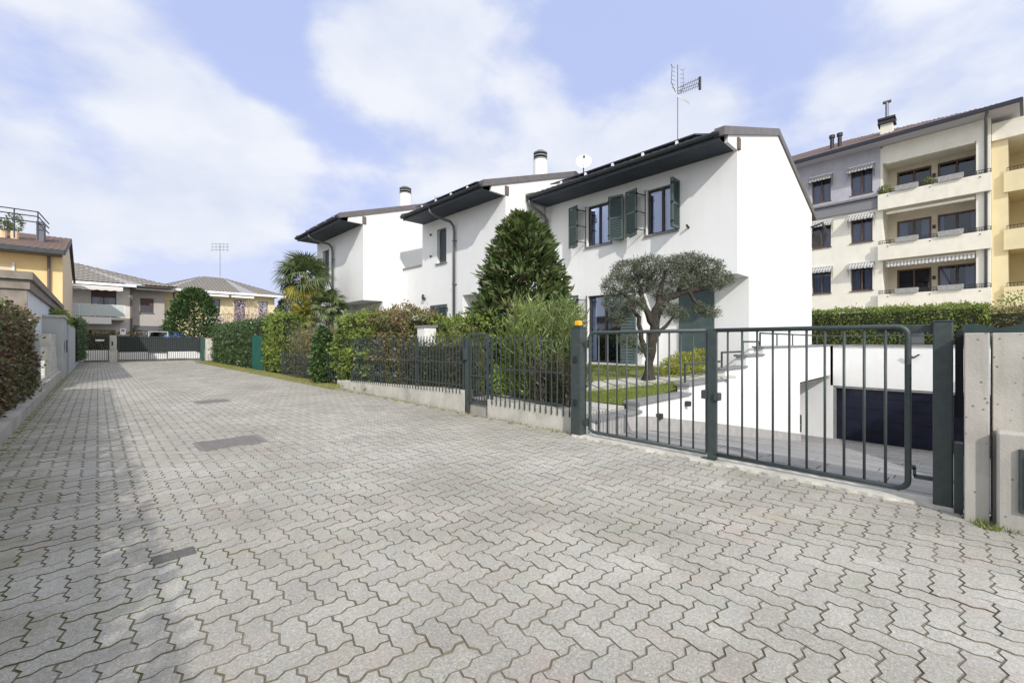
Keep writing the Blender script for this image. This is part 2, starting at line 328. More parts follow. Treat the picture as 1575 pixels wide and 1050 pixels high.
def unit_edge(p, q):          # points after p, on the wavy unit edge p->q (shared curve, point symmetric)
    px, py = p; qx, qy = q; horiz = abs(qx-px) > abs(qy-py); out = []
    for t in (.34, .66):
        x = px+(qx-px)*t; y = py+(qy-py)*t
        tt = t if (qx-px if horiz else qy-py) > 0 else 1-t
        off = AMP if tt < .5 else -AMP
        if horiz: y += off*SGN
        else: x -= off*SGN
        out.append((x, y))
    return out
def outline(horiz):
    if horiz: cor = [(0, 0), (1, 0), (2, 0), (2, 1), (1, 1), (0, 1)]
    else: cor = [(0, 0), (1, 0), (1, 1), (1, 2), (0, 2), (0, 1)]
    cor = [(a*W, b*W) for a, b in cor]; keep = {0, 2, 3, 5} if horiz else {0, 1, 3, 4}; pts = []
    for k in range(6):
        if k in keep: pts.append(cor[k])
        pts += unit_edge(cor[k], cor[(k+1) % 6])
    return np.array(pts)
def inset(P, d):
    n = len(P); out = []
    for i in range(n):
        a, b, c = P[i-1], P[i], P[(i+1) % n]
        e1 = (b-a)/np.linalg.norm(b-a); e2 = (c-b)/np.linalg.norm(c-b)
        n1 = np.array([-e1[1], e1[0]]); n2 = np.array([-e2[1], e2[0]]); m_ = n1+n2; m_ /= np.linalg.norm(m_)
        out.append(b+m_*d/max(.5, m_.dot(n1)))
    return np.array(out)
tmpl = {}
for hz_ in (True, False):
    P = outline(hz_); tmpl[hz_] = (inset(P, .0032), inset(P, .0046))
npt = len(tmpl[True][0])
cells = []
i0, i1, j0, j1 = int(DX0/W)-1, int(DX1/W)+1, int(DY0/W)-1, int(DY1/W)+1
covers = [(.88, 1.56, 6.14, 6.68), (1.50, 2.05, 10.85, 11.4)]
for i in range(i0, i1):
    for j in range(j0, j1):
        k = (i+j) % 4
        if k == 0: hz_ = True
        elif k == 2: hz_ = False
        else: continue
        x, y = i*W, j*W; cxm = x+(W if hz_ else W/2); cym = y+(W/2 if hz_ else W)
        if cxm < DX0+.02 or cxm > DX1-.01: continue
        if any(a+.03 < cxm < b-.03 and c+.03 < cym < d-.03 for a, b, c, d in covers): continue
        cells.append((x, y, hz_, cxm, cym))
def visible(c):
    th = R(YAW); z = c[3]*math.sin(th)+c[4]*math.cos(th); u = c[3]*math.cos(th)-c[4]*math.sin(th)
    if z < .3: return None
    px = 787.5+664*u/z; py = 526+664*CAMH/z
    return z if (-10 < px < 1585 and py < 1062) else None
vis = sorted([(visible(c), n) for n, c in enumerate(cells) if visible(c) is not None])
near = set(n for _, n in vis[:300])
pm = {}
for hz_ in (True, False):
    a, b = tmpl[hz_]; ctr = np.array([W, W/2]) if hz_ else np.array([W/2, W])
    V = [(p[0]-ctr[0], p[1]-ctr[1], -.014) for p in a]+[(p[0]-ctr[0], p[1]-ctr[1], 0) for p in b]
    F = [(k, (k+1) % npt, npt+(k+1) % npt, npt+k) for k in range(npt)]+[tuple(range(npt, 2*npt))]
    me = bpy.data.meshes.new('paver'); me.from_pydata(V, [], F); me.materials.append(PAV); me.materials.append(BED); me.polygons.foreach_set('material_index', [1]*npt+[0]); pm[hz_] = me  # side faces coloured dark like the joint sand, cancelling the sunlit chamfers
VV = []; FQ = []; FN = []; base = 0
oz = ORG[drive.name]
for n, (x, y, hz_, cxm, cym) in enumerate(cells):
    dz = random.gauss(0, .0011); tx = random.gauss(0, .006); ty = random.gauss(0, .006)
    if n in near:
        o = bpy.data.objects.new('paver', pm[hz_]); COL.objects.link(o); o.parent = drive
        o.location = (cxm-oz[0], cym-oz[1], dz-oz[2]); o.rotation_euler = (tx, ty, random.gauss(0, .006))
    else:
        a, b = tmpl[hz_]; sh = np.array([x, y])
        t0 = np.c_[a+sh, np.full(npt, -.014)]; q = b+sh; t1 = np.c_[q, dz+(q[:, 0]-cxm)*-ty+(q[:, 1]-cym)*tx]
        VV.append(t0); VV.append(t1)
        FQ.append(base); base += 2*npt
VV = np.concatenate(VV)
faces = []
for b_ in FQ:
    faces += [(b_+k, b_+(k+1) % npt, b_+npt+(k+1) % npt, b_+npt+k) for k in range(npt)]; faces.append(tuple(range(b_+npt, b_+2*npt)))
me = bpy.data.meshes.new('distant_paver'); me.from_pydata((VV-np.array(oz)).tolist(), [], faces); me.materials.append(PAV); me.materials.append(BED); me.polygons.foreach_set('material_index', ([1]*npt+[0])*len(FQ))  # same darkened side faces as the near pavers
o = bpy.data.objects.new('distant_paver', me); COL.objects.link(o); o.parent = drive; o['kind'] = 'stuff'
o['label'] = 'remaining zigzag pavers of the driveway'
# covers
COVER = mat('dark_iron_drain_cover', (.185, .17, .165), .8, var=.2, vscale=30, bump=.8, bscale=120)
for (a, b, c, d), lab in zip(covers, ('long dark rectangular drain cover nearest in the paving', 'smaller grey drain cover farther up the drive')):
    t = thing('drain_cover', lab, 'drain cover', ((a+b)/2, (c+d)/2, 0), 'drain covers in the driveway')
    m_ = MB().box(a-.02, b+.02, c-.02, d+.02, -.015, .005); m_.build('cover_frame', mat('iron_frame', (.20, .185, .175), .85, var=.2, vscale=20), t)
    m_ = MB(); 
    nx = 2 if b-a > .6 else 1
    for k in range(nx): m_ = MB().box(a+.03+(b-a-.06)*k/nx+.003, a+.03+(b-a-.06)*(k+1)/nx-.003, c+.012, d-.012, -.005, .0085); m_.build('cover_plate', COVER, t, bevel=.002)
tag(MB().box(.23, .43, 3.19, 3.31, -.004, .0045).build('repair_patch', mat('asphalt_patch', (.13, .125, .12), .95, var=.2, vscale=60, bump=.9, bscale=90)), 'small dark asphalt patch filling a broken paver near the left', 'patch')

# ---- threshold under the gate
def rough_strip(name, x0, x1, y0, y1, z0, z1, m, n=40, j=.012, parent=None):
    q = MB(); ys = np.linspace(y0, y1, n+1); ja = j*(np.sin(ys*9.1)+.7*np.sin(ys*23.7+1)+.5*np.sin(ys*51+2))+rng.normal(0, j*.15, n+1); jz = .002*np.sin(ys*13)+rng.normal(0, .0005, n+1)
    for k in range(n):
        q.hexa([(x0+ja[k], ys[k], z0), (x1, ys[k], z0), (x1, ys[k+1], z0), (x0+ja[k+1], ys[k+1], z0), (x0+ja[k]+.012, ys[k], z1+jz[k]), (x1, ys[k], z1), (x1, ys[k+1], z1), (x0+ja[k+1]+.012, ys[k+1], z1+jz[k+1])])
    return q.build(name, m, parent)
struct(rough_strip('kerb', 4.60, 4.84, .0, 3.66, -.04, .022, CONCW, 150, .012))

# ---- ramp down to the garage
RPX = [4.82, 6.0, 9.1, 15.5, 20.0, 21.0]; RPZ = [-.0, -.07, -.60, -1.75, -2.36, -2.36]
def rampz(x): return float(np.interp(x, RPX, RPZ))
RAMP = mat('grey_ramp_slab', (.27, .262, .262), .85, var=.14, vscale=3, bump=.5, bscale=60, island=.07); add_streaks(RAMP, .35, (.2, .2, .21), 3, 3)
rb = MB()
for a, b in zip(RPX, RPX[1:]): rb.poly([(a, HY0, rampz(a)-.02), (b, HY0, rampz(b)-.02), (b, HY1+1.7, rampz(b)-.02), (a, HY1+1.7, rampz(a)-.02)])
ramp = struct(rb.build('ramp', mat('ramp_joint', (.15, .15, .15), .95)))
rs = MB(); x = 4.85; row = 0
while x < 20:
    d = .24; y = HY0-random.random()*.3
    while y < HY1+.02 or (x > 15.8 and y < 5.0):
        l = .55; z0 = rampz(x)-.02; z1 = rampz(x+d-.012)-.02; t = .018+random.gauss(0, .002); ya = max(y, HY0); yb = min(y+l-.012, HY1+1.6 if x > 15.8 else HY1+.06)
        if yb > ya+.03: rs.hexa([(x, ya, z0), (x+d-.012, ya, z1), (x+d-.012, yb, z1), (x, yb, z0), (x, ya, z0+t), (x+d-.012, ya, z1+t), (x+d-.012, yb, z1+t), (x, yb, z0+t)])
        y += l
    x += d; row += 1
o = rs.build('ramp_slab', RAMP, ramp); o['kind'] = 'stuff'

# ---- retaining wall along the ramp (stepped top), Y=3.45
w = MB(); WT = .22; WY0, WY1 = 3.45, 3.45+WT
steps = [(4.86, 6.05, .17), (6.05, 7.8, .30), (7.8, 9.55, .47), (9.55, 10.8, .68), (10.8, 12.05, .93), (12.05, 20.0, 1.12)]
rw = thing('retaining_wall', 'white stepped retaining wall with grey copings beside the garage ramp', 'wall', (12, 3.5, -1))
for k, (a, b, h) in enumerate(steps):
    if a < 15.0:
        b_ = b
        if b > 15.6: w.box(a, 15.6, WY0, WY1, -2.5, h); w.box(15.6, b, WY0, WY1, .03, h)
        else: w.box(a, b, WY0, WY1, -2.5, h)
w.build('wall', STUCCO, rw)
for k, (a, b, h) in enumerate(steps):
    c = MB().box(a-.06 if k else a, b+.02, WY0-.04, WY1+.03, h+.002, h+.05); c.build('coping', GREYSTONE, rw, bevel=.006)
c = MB()
xs = np.linspace(4.9, 15.55, 16)
for a, b in zip(xs, xs[1:]): c.hexa([(a, WY0-.035, rampz(a)-.1), (b, WY0-.035, rampz(b)-.1), (b, WY0-.002, rampz(b)-.1), (a, WY0-.002, rampz(a)-.1), (a, WY0-.035, rampz(a)+.22), (b, WY0-.035, rampz(b)+.22), (b, WY0-.002, rampz(b)+.22), (a, WY0-.002, rampz(a)+.22)])
c.build('skirting', mat('grey_plinth_stone', (.36, .35, .345), .9, var=.15, vscale=5, bump=.5, bscale=50), rw)
# recess behind the opening: stair well to the basement
c = MB(); c.box(15.6, 20.0, 5.1, 5.3, -2.5, .03); c.box(15.4, 15.598, WY1+.002, 5.3, -2.5, .03); c.box(15.6, 20, WY1+.002, 5.1, .031, .2); c.build('stairwell', STUCCO, rw)
for (x, z) in ((6.6, .02), (7.65, .12)):
    t = thing('wall_spotlight', 'small dark spotlight on the ramp wall ' + ('nearer the gate' if x < 7 else 'farther from the gate, under the second coping'), 'light', (x, WY0, z), 'spotlights on the ramp wall')
    MB().box(x-.045, x+.045, WY0-.09, WY0-.005, z, z+.09).build('lamp_body', DOORF, t, bevel=.01); MB().box(x-.02, x+.02, WY0-.005, WY0, z+.02, z+.06).build('bracket', DOORF, t)
for (x, z, lab) in ((18.3, -.32, 'oval dark bulkhead lamp in the stairwell by the garage'),):
    t = MB().tube([(x-.16, 5.02, z), (x, 4.98, z), (x+.16, 5.02, z)], [.05, .09, .05], 10); tag(t.build('bulkhead_lamp', DOORF), lab, 'light')
# handrails on the steps
def pipe(mb, pts, r=.022, n=8): mb.tube(pts, r, n)
hr = thing('handrail', 'dark green pipe handrail stepping up along the ramp wall', 'railing', (12, WY0+.1, 1))
yR = WY0+.10
def railseg(z, x0, x1, zb0, zb1):
    q = MB(); pipe(q, [(x0, yR, z), (x1, yR, z)]); q.build('rail', GATE, hr)
q = MB(); pipe(q, [(7.85, yR, .52), (7.85, yR, .86), (9.50, yR, .86)]); pipe(q, [(7.85, yR, .69), (9.5, yR, .69)], .015); q.build('rail', GATE, hr)
q = MB(); pipe(q, [(9.62, yR, .73), (9.62, yR, 1.05), (10.85, yR, 1.05), (10.85, yR, .98)]); q.build('rail', GATE, hr)
q = MB(); pipe(q, [(10.9, yR, .98), (10.9, yR, 1.28), (12.1, yR, 1.28), (12.1, yR, 1.0)]); q.build('rail', GATE, hr)
q = MB(); pipe(q, [(12.15, yR, 1.17), (12.15, yR, 1.50), (19.8, yR, 1.50)]); q.build('rail', GATE, hr)
for x in (13.6, 15.2, 16.8, 18.4, 19.8): q = MB(); pipe(q, [(x, yR, 1.17), (x, yR, 1.50)], .018); q.build('rail_post', GATE, hr)

# ---- garage front at X=20
XG = 20.0
gar = thing('garage', 'underground garage with a wide dark door below a white parapet', 'garage', (XG, 2, -2.4))
q = MB(); q.box(XG, XG+.3, -3.5, 3.44, -.36, 1.13); q.box(XG, XG+.3, 3.36, 5.4, -2.5, 1.13); q.box(XG, XG+.3, -3.5, -.8, -2.5, -.36); q.build('wall', STUCCO, gar)
MB().box(XG-.06, XG+.36, -3.5, 5.4, 1.132, 1.18).build('coping', GREYSTONE, gar)
GD = mat('dark_garage_door', (.010, .012, .028), .16, var=.3, vscale=1.2)
for k in range(5): MB().box(XG+.10, XG+.14, -.8, 3.36, -2.35+k*.4, -2.35+(k+1)*.4-.012).build('door_panel', GD, gar)
MB().box(XG+.141, XG+.5, -.8, 3.36, -2.4, -.36).build('door_recess', BLACK, gar)
q = MB(); q.box(XG+.02, XG+.1, 3.27, 3.36, -2.36, -.36); q.box(XG+.02, XG+.1, -.8, 3.27, -.44, -.36); q.build('door_frame', GREYSTONE, gar)
q = MB(); q.box(XG+.3, XG+14, -6, 7, .6, 1.1); struct(q.build('terrace', CONC))
q = MB().bar((XG-.12, .98, .86), (XG-.12, 1.13, .74), .04, .05); q.bar((XG-.12, 1.13, .74), (XG-.12, 1.28, .86), .04, .05); q.bar((XG-.12, 1.13, .76), (XG, 1.13, .76), .04, .04)
tag(q.build('wall_bracket', DOORF), 'dark V-shaped bracket high on the white garage wall', 'bracket')
pr = thing('parapet_rail', 'thin pipe railing on the parapet above the garage door', 'railing', (XG+.15, 2, 1.18))
q = MB(); pipe(q, [(XG+.15, -3.4, 1.50), (XG+.15, 3.6, 1.50)]); q.build('rail', GATE, pr)
for y in (-3, -1.5, 0, 1.5, 3): q = MB(); pipe(q, [(XG+.15, y, 1.18), (XG+.15, y, 1.50)], .016); q.build('rail_post', GATE, pr)
# railing in the stairwell
q = MB(); pipe(q, [(16.0, 4.0, -1.1), (18.2, 4.0, -1.35), (18.2, 4.0, -1.95)], .03); pipe(q, [(16.0, 4.0, -1.45), (18.2, 4.0, -1.7)], .025); pipe(q, [(16.0, 4.0, -1.0), (16.0, 4.0, -2.0)], .03)
tag(q.build('stair_railing', GATE), 'short pipe railing inside the stairwell left of the garage door', 'railing')
# right hand retaining wall of the ramp
q = MB().box(4.9, 20, -1.2, -1.002, -2.5, .9); tag(q.build('ramp_side_wall', STUCCO), 'white side wall on the right of the ramp, hidden behind the gate post', 'wall')

# ---- garden ground: slopes up toward the houses
def gz(x, y=5):
    t = min(1, max(0, (x-5.5)/5)); t = t*t*(3-2*t); f = min(1, max(0, (y-10.6)/1.6)); t2 = min(1, max(0, (x-5.6)/3))
    return (.24+.30*t)*(1-f)+(.012+.5*t2)*f
GRASSB = mat('lawn_turf', (.15, .18, .05), .95, col2=(.22, .23, .09), vscale=6, bump=.6, bscale=120)
gm = MB(); xs = np.linspace(4.9, 30, 40)
for a, b in zip(xs, xs[1:]):
    if b <= 20.35: 
        for c, d in ((3.67, 10.6), (10.6, 11.4), (11.4, 12.2), (12.2, 36)): gm.poly([(a, c, gz(a, c)), (b, c, gz(b, c)), (b, d, gz(b, d)), (a, d, gz(a, d))])
struct(gm.build('garden_soil', SOIL))
def region(name, poly, m, dz=.006, n=24):      # thin surface following the garden slope, clipped as convex polygon by rows in x
    q = MB(); xs_ = [p[0] for p in poly]; x0, x1 = min(xs_), max(xs_)
    def span(x):
        ys = []
        for k in range(len(poly)):
            (ax, ay), (bx, by) = poly[k], poly[(k+1) % len(poly)]
            if (ax-x)*(bx-x) <= 0 and ax != bx: ys.append(ay+(by-ay)*(x-ax)/(bx-ax))
        return min(ys), max(ys)
    X = np.linspace(x0+1e-4, x1-1e-4, n)
    for a, b in zip(X, X[1:]):
        sa, sb = span(a), span(b); q.poly([(a, sa[0], gz(a)+dz), (b, sb[0], gz(b)+dz), (b, sb[1], gz(b)+dz), (a, sa[1], gz(a)+dz)])
    return q.build(name, m), poly
lawnA, pA = region('lawn', [(6.0, 3.68), (8.9, 3.68), (7.7, 4.9), (6.0, 5.3)], GRASSB, .03); struct(lawnA)
lawnB, pB = region('lawn', [(7.2, 6.0), (8.3, 5.1), (10.2, 3.68), (11.2, 3.68), (11.2, 8.5), (7.0, 8.5)], GRASSB, .03); struct(lawnB)
PATH = mat('pale_garden_path', (.46, .44, .41), .9, var=.12, vscale=6, bump=.4, bscale=60, island=.05)
pth = thing('garden_path', 'pale stone garden path winding across the lawn behind the gate', 'path', (7, 4.5, .3)); pth['kind'] = 'structure'
for k in range(9):
    a = k/9; b = (k+1)/9-.012
    P0 = (9.05-1.25*2*a*.6, 3.70+1.55*a*1.0); 
    def ptc(t, s_): x = 9.9-2.9*t; y = 3.68+1.75*t; return (x+(-.28 if s_ else .28), y+(-.42 if s_ else .42))
    p = [ptc(a, 0), ptc(b, 0), ptc(b, 1), ptc(a, 1)]
    MB().hexa([(x, y, gz(x)) for x, y in p]+[(x, y, gz(x)+.045) for x, y in p]).build('slab', PATH, pth)
for i in range(3):
    for j in range(6):
        MB().box(4.93+i*.355, 4.93+(i+1)*.355-.012, 3.68+j*.42, 3.68+(j+1)*.42-.012, .15, .268+random.gauss(0, .002)).build('slab', PATH, pth)
for j in range(14):
    MB().box(11.25, 12.2, 3.7+j*.7, 3.7+(j+1)*.7-.012, .5, .585).build('slab', PATH, pth)
def blades(name, poly, n, h, m, z=None, w=.006, label=None, cat=None):
    P = np.array(poly); x0, x1, y0, y1 = P[:, 0].min(), P[:, 0].max(), P[:, 1].min(), P[:, 1].max(); pts = []
    def inside(x, y):
        c = False
        for k in range(len(poly)):
            (ax, ay), (bx, by) = poly[k], poly[k-1]
            if (ay > y) != (by > y) and x < (bx-ax)*(y-ay)/(by-ay)+ax: c = not c
        return c
    while len(pts) < n:
        x = random.uniform(x0, x1); y = random.uniform(y0, y1)
        if inside(x, y): pts.append((x, y, gz(x)+.028 if z is None else z))
    P = np.array(pts); n = len(P); a = rng.uniform(0, 6.28, n); hh = h*rng.uniform(.5, 1.3, n); wv = np.c_[np.cos(a), np.sin(a), np.zeros(n)]*w
    tip = P+np.c_[rng.normal(0, h*.35, n), rng.normal(0, h*.35, n), hh]
    V = np.stack([P-wv, P+wv, tip], 1).reshape(-1, 3); F = np.arange(3*n).reshape(-1, 3)
    o = mesh_np(name, V, F, m); o['kind'] = 'stuff'
    if label: o['label'] = label; o['category'] = cat or 'grass'
    return o
GR = leafmat('grass_blade', (.22, .27, .06), .3, .02, .7, .3)
GRY = leafmat('dry_grass_blade', (.30, .30, .09), .35, .03, .8, .3)
blades('grass', pA, 16000, .035, GR, w=.004, label='short bright lawn grass in front of the stone path'); blades('grass', pB, 14000, .04, GR, w=.005, label='short lawn grass beyond the stone path near the house')

# ------------------------------------------------------------------ leaves
def leaves(name, P, D, L_, Wd, m, parent, fold=.0, jit=.5, tr=None):
    """P points, D main directions; each leaf is a rhombus of two triangles pairs"""
    n = len(P); D = D+rng.normal(0, jit, (n, 3)); D /= np.linalg.norm(D, axis=1)[:, None]
    A = np.cross(D, rng.normal(0, 1, (n, 3))); A /= np.linalg.norm(A, axis=1)[:, None]+1e-9
    l = (L_*rng.uniform(.5, 1.45, n))[:, None]; w_ = (Wd*rng.uniform(.7, 1.25, n))[:, None]
    V = np.stack([P, P+D*l*.45+A*w_/2, P+D*l, P+D*l*.45-A*w_/2], 1).reshape(-1, 3)
    return mesh_np(name, V, np.arange(4*n).reshape(-1, 4), m, parent)
def nz(p, s=1.0, seed=0):       # cheap smooth noise from sines
    q = p*s+seed
    return (np.sin(q[:, 0]*2.1+1.3*np.sin(q[:, 1]*1.7))+np.sin(q[:, 1]*2.7+1.1*np.sin(q[:, 2]*2.3+1))+np.sin(q[:, 2]*3.1+1.2*np.sin(q[:, 0]*1.9+2)))/3
def hedge(name, label, cat, x0, x1, y0, y1, z0, z1, m, n, L_=.06, W_=.035, rough=.08, core=None, group=None, jit=.95, roundtop=.12, topm=None):
    t = thing(name, label, cat, ((x0+x1)/2, (y0+y1)/2, z0), group)
    dx, dy, dz = x1-x0, y1-y0, z1-z0
    areas = np.array([dy*dz, dy*dz, dx*dz, dx*dz, dx*dy]); pr_ = areas/areas.sum(); side = rng.choice(5, n, p=pr_)
    a = rng.uniform(0, 1, n); b = rng.uniform(0, 1, n); P = np.zeros((n, 3)); N_ = np.zeros((n, 3))
    for s, (ax, sg) in enumerate(((0, 0), (0, 1), (1, 0), (1, 1), (2, 1))):
        k = side == s
        if ax == 0: P[k] = np.c_[np.full(k.sum(), x1 if sg else x0), y0+a[k]*dy, z0+b[k]*dz]; N_[k] = (1 if sg else -1, 0, 0)
        elif ax == 1: P[k] = np.c_[x0+a[k]*dx, np.full(k.sum(), y1 if sg else y0), z0+b[k]*dz]; N_[k] = (0, 1 if sg else -1, 0)
        else: P[k] = np.c_[x0+a[k]*dx, y0+b[k]*dy, np.full(k.sum(), z1)]; N_[k] = (0, 0, 1)
    f = (nz(P, 1.6, x0+y0)*.6+nz(P, 4.5, y1)*.6+nz(P, 11, y0)*.35)*rough
    ins = np.abs(rng.normal(0, .06, n))-.02; ins -= (rng.uniform(0, 1, n) > .93)*rng.uniform(0, .12, n)
    # round the shoulders
    e = np.clip((P[:, 2]-(z1-roundtop))/roundtop, 0, 1)**2*roundtop*.6
    cxm_ = (x0+x1)/2; P[:, 0] -= np.sign(P[:, 0]-cxm_)*e*(N_[:, 2] < .5)
    P += N_*(f-ins)[:, None]
    q = MB(); i_ = min(.12, dx*.2)
    q.box(x0+i_, x1-i_, y0+i_, y1-i_, z0, z1-i_-.02); q.build('twig_mass', core or COREM, t)
    k = rng.uniform(0, 1, n) < .5
    leaves('foliage', P, N_*.7+np.array([0, 0, .35]), L_, W_, m, t, jit=jit)
    return t
COREM = mat('dense_inner_twigs', (.030, .035, .018), .95, var=.4, vscale=20)
BARK = mat('grey_brown_bark', (.13, .105, .085), .95, var=.35, vscale=14, bump=1, bscale=40, stretch=(1, 1, .35))
def crown_points(n, blobs, shell=.55):
    """blobs: (x,y,z,rx,ry,rz)"""
    vol = np.array([b[3]*b[4]*b[5] for b in blobs])**.75; idx = rng.choice(len(blobs), n, p=vol/vol.sum()); Bq = np.array(blobs)[idx]
    d = rng.normal(0, 1, (n, 3)); d /= np.linalg.norm(d, axis=1)[:, None]; r = shell+(1-shell)*rng.uniform(0, 1, n)**.6
    off = 1+.18*nz(d*3+Bq[:, :3]*5, 1.0, 3)
    P = Bq[:, :3]+d*(r*off)[:, None]*Bq[:, 3:6]; return P, d
print('ground done')

# ------------------------------------------------------------------ gate, X=4.72
XGT = 4.72
def rbox(mb, p, q, w): mb.bar(p, q, w, w)
gp = thing('gate_post', 'slim square green gate post carrying the yellow lamp, at the hedge end of the gate', 'post', (XGT, 3.60, 0), 'gate posts')
MB().box(XGT-.07, XGT+.07, 3.53, 3.69, -.05, 1.46).build('post', GATE, gp, bevel=.006)
MB().box(XGT-.075, XGT+.075, 3.525, 3.695, 1.461, 1.475).build('cap', GATE, gp)
MB().box(XGT-.09, XGT-.071, 3.58, 3.63, 1.0, 1.08).build('photocell', BLACK, gp, bevel=.004)
MB().box(XGT-.09, XGT-.071, 3.58, 3.63, .42, .50).build('photocell', BLACK, gp, bevel=.004)
yl = thing('warning_lamp', 'small yellow warning lamp on top of the gate post by the hedge', 'lamp', (XGT, 3.61, 1.475))
MB().box(XGT-.045, XGT+.045, 3.565, 3.655, 1.476, 1.49).build('lamp_base', BLACK, yl)
MB().box(XGT-.04, XGT+.04, 3.57, 3.65, 1.49, 1.56).build('lamp_lens', mat('yellow_lens', (.75, .42, .02), .3), yl, bevel=.012)
gp2 = thing('gate_post', 'broad dark green gate post beside the concrete pillar, hinging the wider leaf', 'post', (XGT, .10, 0), 'gate posts')
MB().box(XGT-.08, XGT+.08, .045, .155, -.05, 1.425).build('post', GATE, gp2, bevel=.008)
MB().box(XGT-.084, XGT+.084, .041, .159, 1.426, 1.438).build('cap', GATE, gp2)
q = MB().box(XGT-.12, XGT-.02, -.01, .04, -.05, .52); tag(q.build('buffer_post', GATE, bevel=.004), 'short green steel stop post between the gate post and the concrete pillar', 'post')
q = MB().box(XGT-.02, XGT+.03, -.01, .035, .7, 1.36); tag(q.build('gate_mechanism', BLACK, bevel=.004), 'narrow black lock housing between the gate post and the concrete pillar', 'gate fitting')
def gate_leaf(label, ya, yb, hinge_hi, nbars, rnd):
    t = thing('gate_leaf', label, 'gate', (XGT, (ya+yb)/2, .06), 'leaves of the green driveway gate')
    r = .022; z0, z1 = .085, 1.395; q = MB()
    if rnd == 'lo':      # rounded corners at the ya side
        pts = [(XGT, yb, z0)]
        for k in range(7): a = -math.pi/2-k*math.pi/12; pts.append((XGT, ya+.07+.07*math.cos(a), z0+.07+.07*math.sin(a)))
        for k in range(7): a = math.pi-k*math.pi/12; pts.append((XGT, ya+.07+.07*math.cos(a), z1-.07+.07*math.sin(a)))
        pts.append((XGT, yb, z1))
    else:
        pts = [(XGT, ya, z0)]
        for k in range(7): a = -math.pi/2+k*math.pi/12; pts.append((XGT, yb-.07+.07*math.cos(a), z0+.07+.07*math.sin(a)))
        for k in range(7): a = k*math.pi/12; pts.append((XGT, yb-.07+.07*math.cos(a), z1-.07+.07*math.sin(a)))
        pts.append((XGT, ya, z1))
    q.tube(pts, r, 10); q.build('frame', GATE, t, smooth=True)
    y_first, y_last = (ya, yb)
    for k in range(1, nbars+1):
        y = ya+(yb-ya)*k/(nbars+1); MB().tube([(XGT, y, z0), (XGT, y, z1)], .0105, 8).build('bar', GATE, t, smooth=True)
    return t
gl = gate_leaf('narrower left leaf of the green gate, hung on the post with the yellow lamp', 1.905, 3.42, True, 10, 'hi')
gr = gate_leaf('right leaf of the green gate with rounded corners, hung on the broad post', .30, 1.82, False, 10, 'lo')
MB().box(XGT-.02, XGT+.02, 1.79, 1.885, .03, 1.415).build('meeting_stile', GATE, gr, bevel=.004)
MB().box(XGT-.045, XGT+.045, 1.76, 1.81, .655, .735).build('lock_case', GATE, gr, bevel=.004)
MB().box(XGT-.045, XGT+.045, 1.888, 1.94, .665, .755).build('lock_case', GATE, gl, bevel=.004); MB().box(XGT-.012, XGT+.012, 1.892, 1.908, .085, 1.395).build('stile', GATE, gl)
MB().box(XGT-.03, XGT+.05, 1.80, 1.95, -.02, .03).build('drop_bolt', GATE, gr)
for z in (.20, 1.25):
    q = MB().box(XGT-.02, XGT+.02, 3.44, 3.53, z-.02, z+.02); q.tube([(XGT, 3.47, z-.05), (XGT, 3.47, z+.05)], .022, 8); q.build('hinge', GATE, gl)
q = MB().bar((XGT, .156, .20), (XGT, .265, .20), .035, .03); q.bar((XGT, .262, .20), (XGT, .262, .27), .035, .02); q.bar((XGT, .255, .27), (XGT, .30, .27), .035, .03); q.build('hinge', GATE, gr)
q = MB().box(XGT+.03, XGT+.09, .156, .50, 1.35, 1.41); q.build('hinge_arm', GATE, gr, bevel=.004)
q = MB().tube([(XGT+.4, .5, 1.43), (XGT+.4, .5, 1.47)], [.09, .05], 12)
# ------------------------------------------------------------------ concrete pillars on the right
pr_ = thing('concrete_pillar', 'tall weathered concrete pillar at the right end of the gate', 'pillar', (4.55, -.1, 0))
MB().box(4.48, 4.78, -.135, -.012, -.05, 1.335).build('pillar', CONC, pr_, bevel=.006)
wl = thing('concrete_wall', 'board-marked concrete wall at the right edge of the picture', 'wall', (4.6, -.8, 0))
q = MB(); q.box(4.56, 4.82, -2.5, -.15, -.05, 1.335); q.build('wall', CONC, wl, bevel=.006)
for k in range(8): MB().box(4.553, 4.56, -.15-.28*(k+1)+.004, -.15-.28*k-.004, .62, 1.33).build('panel', CONC, wl)
q = MB(); q.box(4.42, 4.559, -2.5, -.165, -.05, .66); q.build('plinth', CONC, wl, bevel=.015)
mb_ = thing('meter_cabinet', 'dark green cabinet door set in the low concrete block', 'cabinet', (4.41, -.6, .1))
MB().box(4.40, 4.43, -.9, -.262, .14, .56).build('cabinet_door', GATE, mb_, bevel=.004)
MB().box(4.385, 4.40, -.86, -.30, .18, .52).build('cabinet_panel', GATE, mb_, bevel=.004)

# ------------------------------------------------------------------ fence on low walls, X=4.85
def low_wall(label, ya, yb, za, zb):
    t = thing('low_wall', label, 'wall', (4.88, (ya+yb)/2, 0), 'low rendered walls under the fence')
    n = max(2, round((yb-ya)/1.25)); ys = np.linspace(ya, yb, n+1)
    for k in range(n):
        a, b = ys[k]+(.003 if k else 0), ys[k+1]-.003; z_0 = za+(zb-za)*(a-ya)/(yb-ya); z_1 = za+(zb-za)*(b-ya)/(yb-ya)
        o = MB().hexa([(4.79, a, -.06), (4.98, a, -.06), (4.98, b, -.06), (4.79, b, -.06), (4.79, a, z_0), (4.98, a, z_0), (4.98, b, z_1), (4.79, b, z_1)]).build('wall_section', CONCW, t, bevel=.006)
    return t
low_wall('low rendered wall between the gate post and the pedestrian gate', 3.72, 5.60, .29, .30)
low_wall('longer low rendered wall running from the pedestrian gate to the ivy', 6.24, 12.0, .40, .22)
struct(tag(MB().box(4.86, 5.25, 5.605, 6.235, -.04, .17).build('step', CONC)))
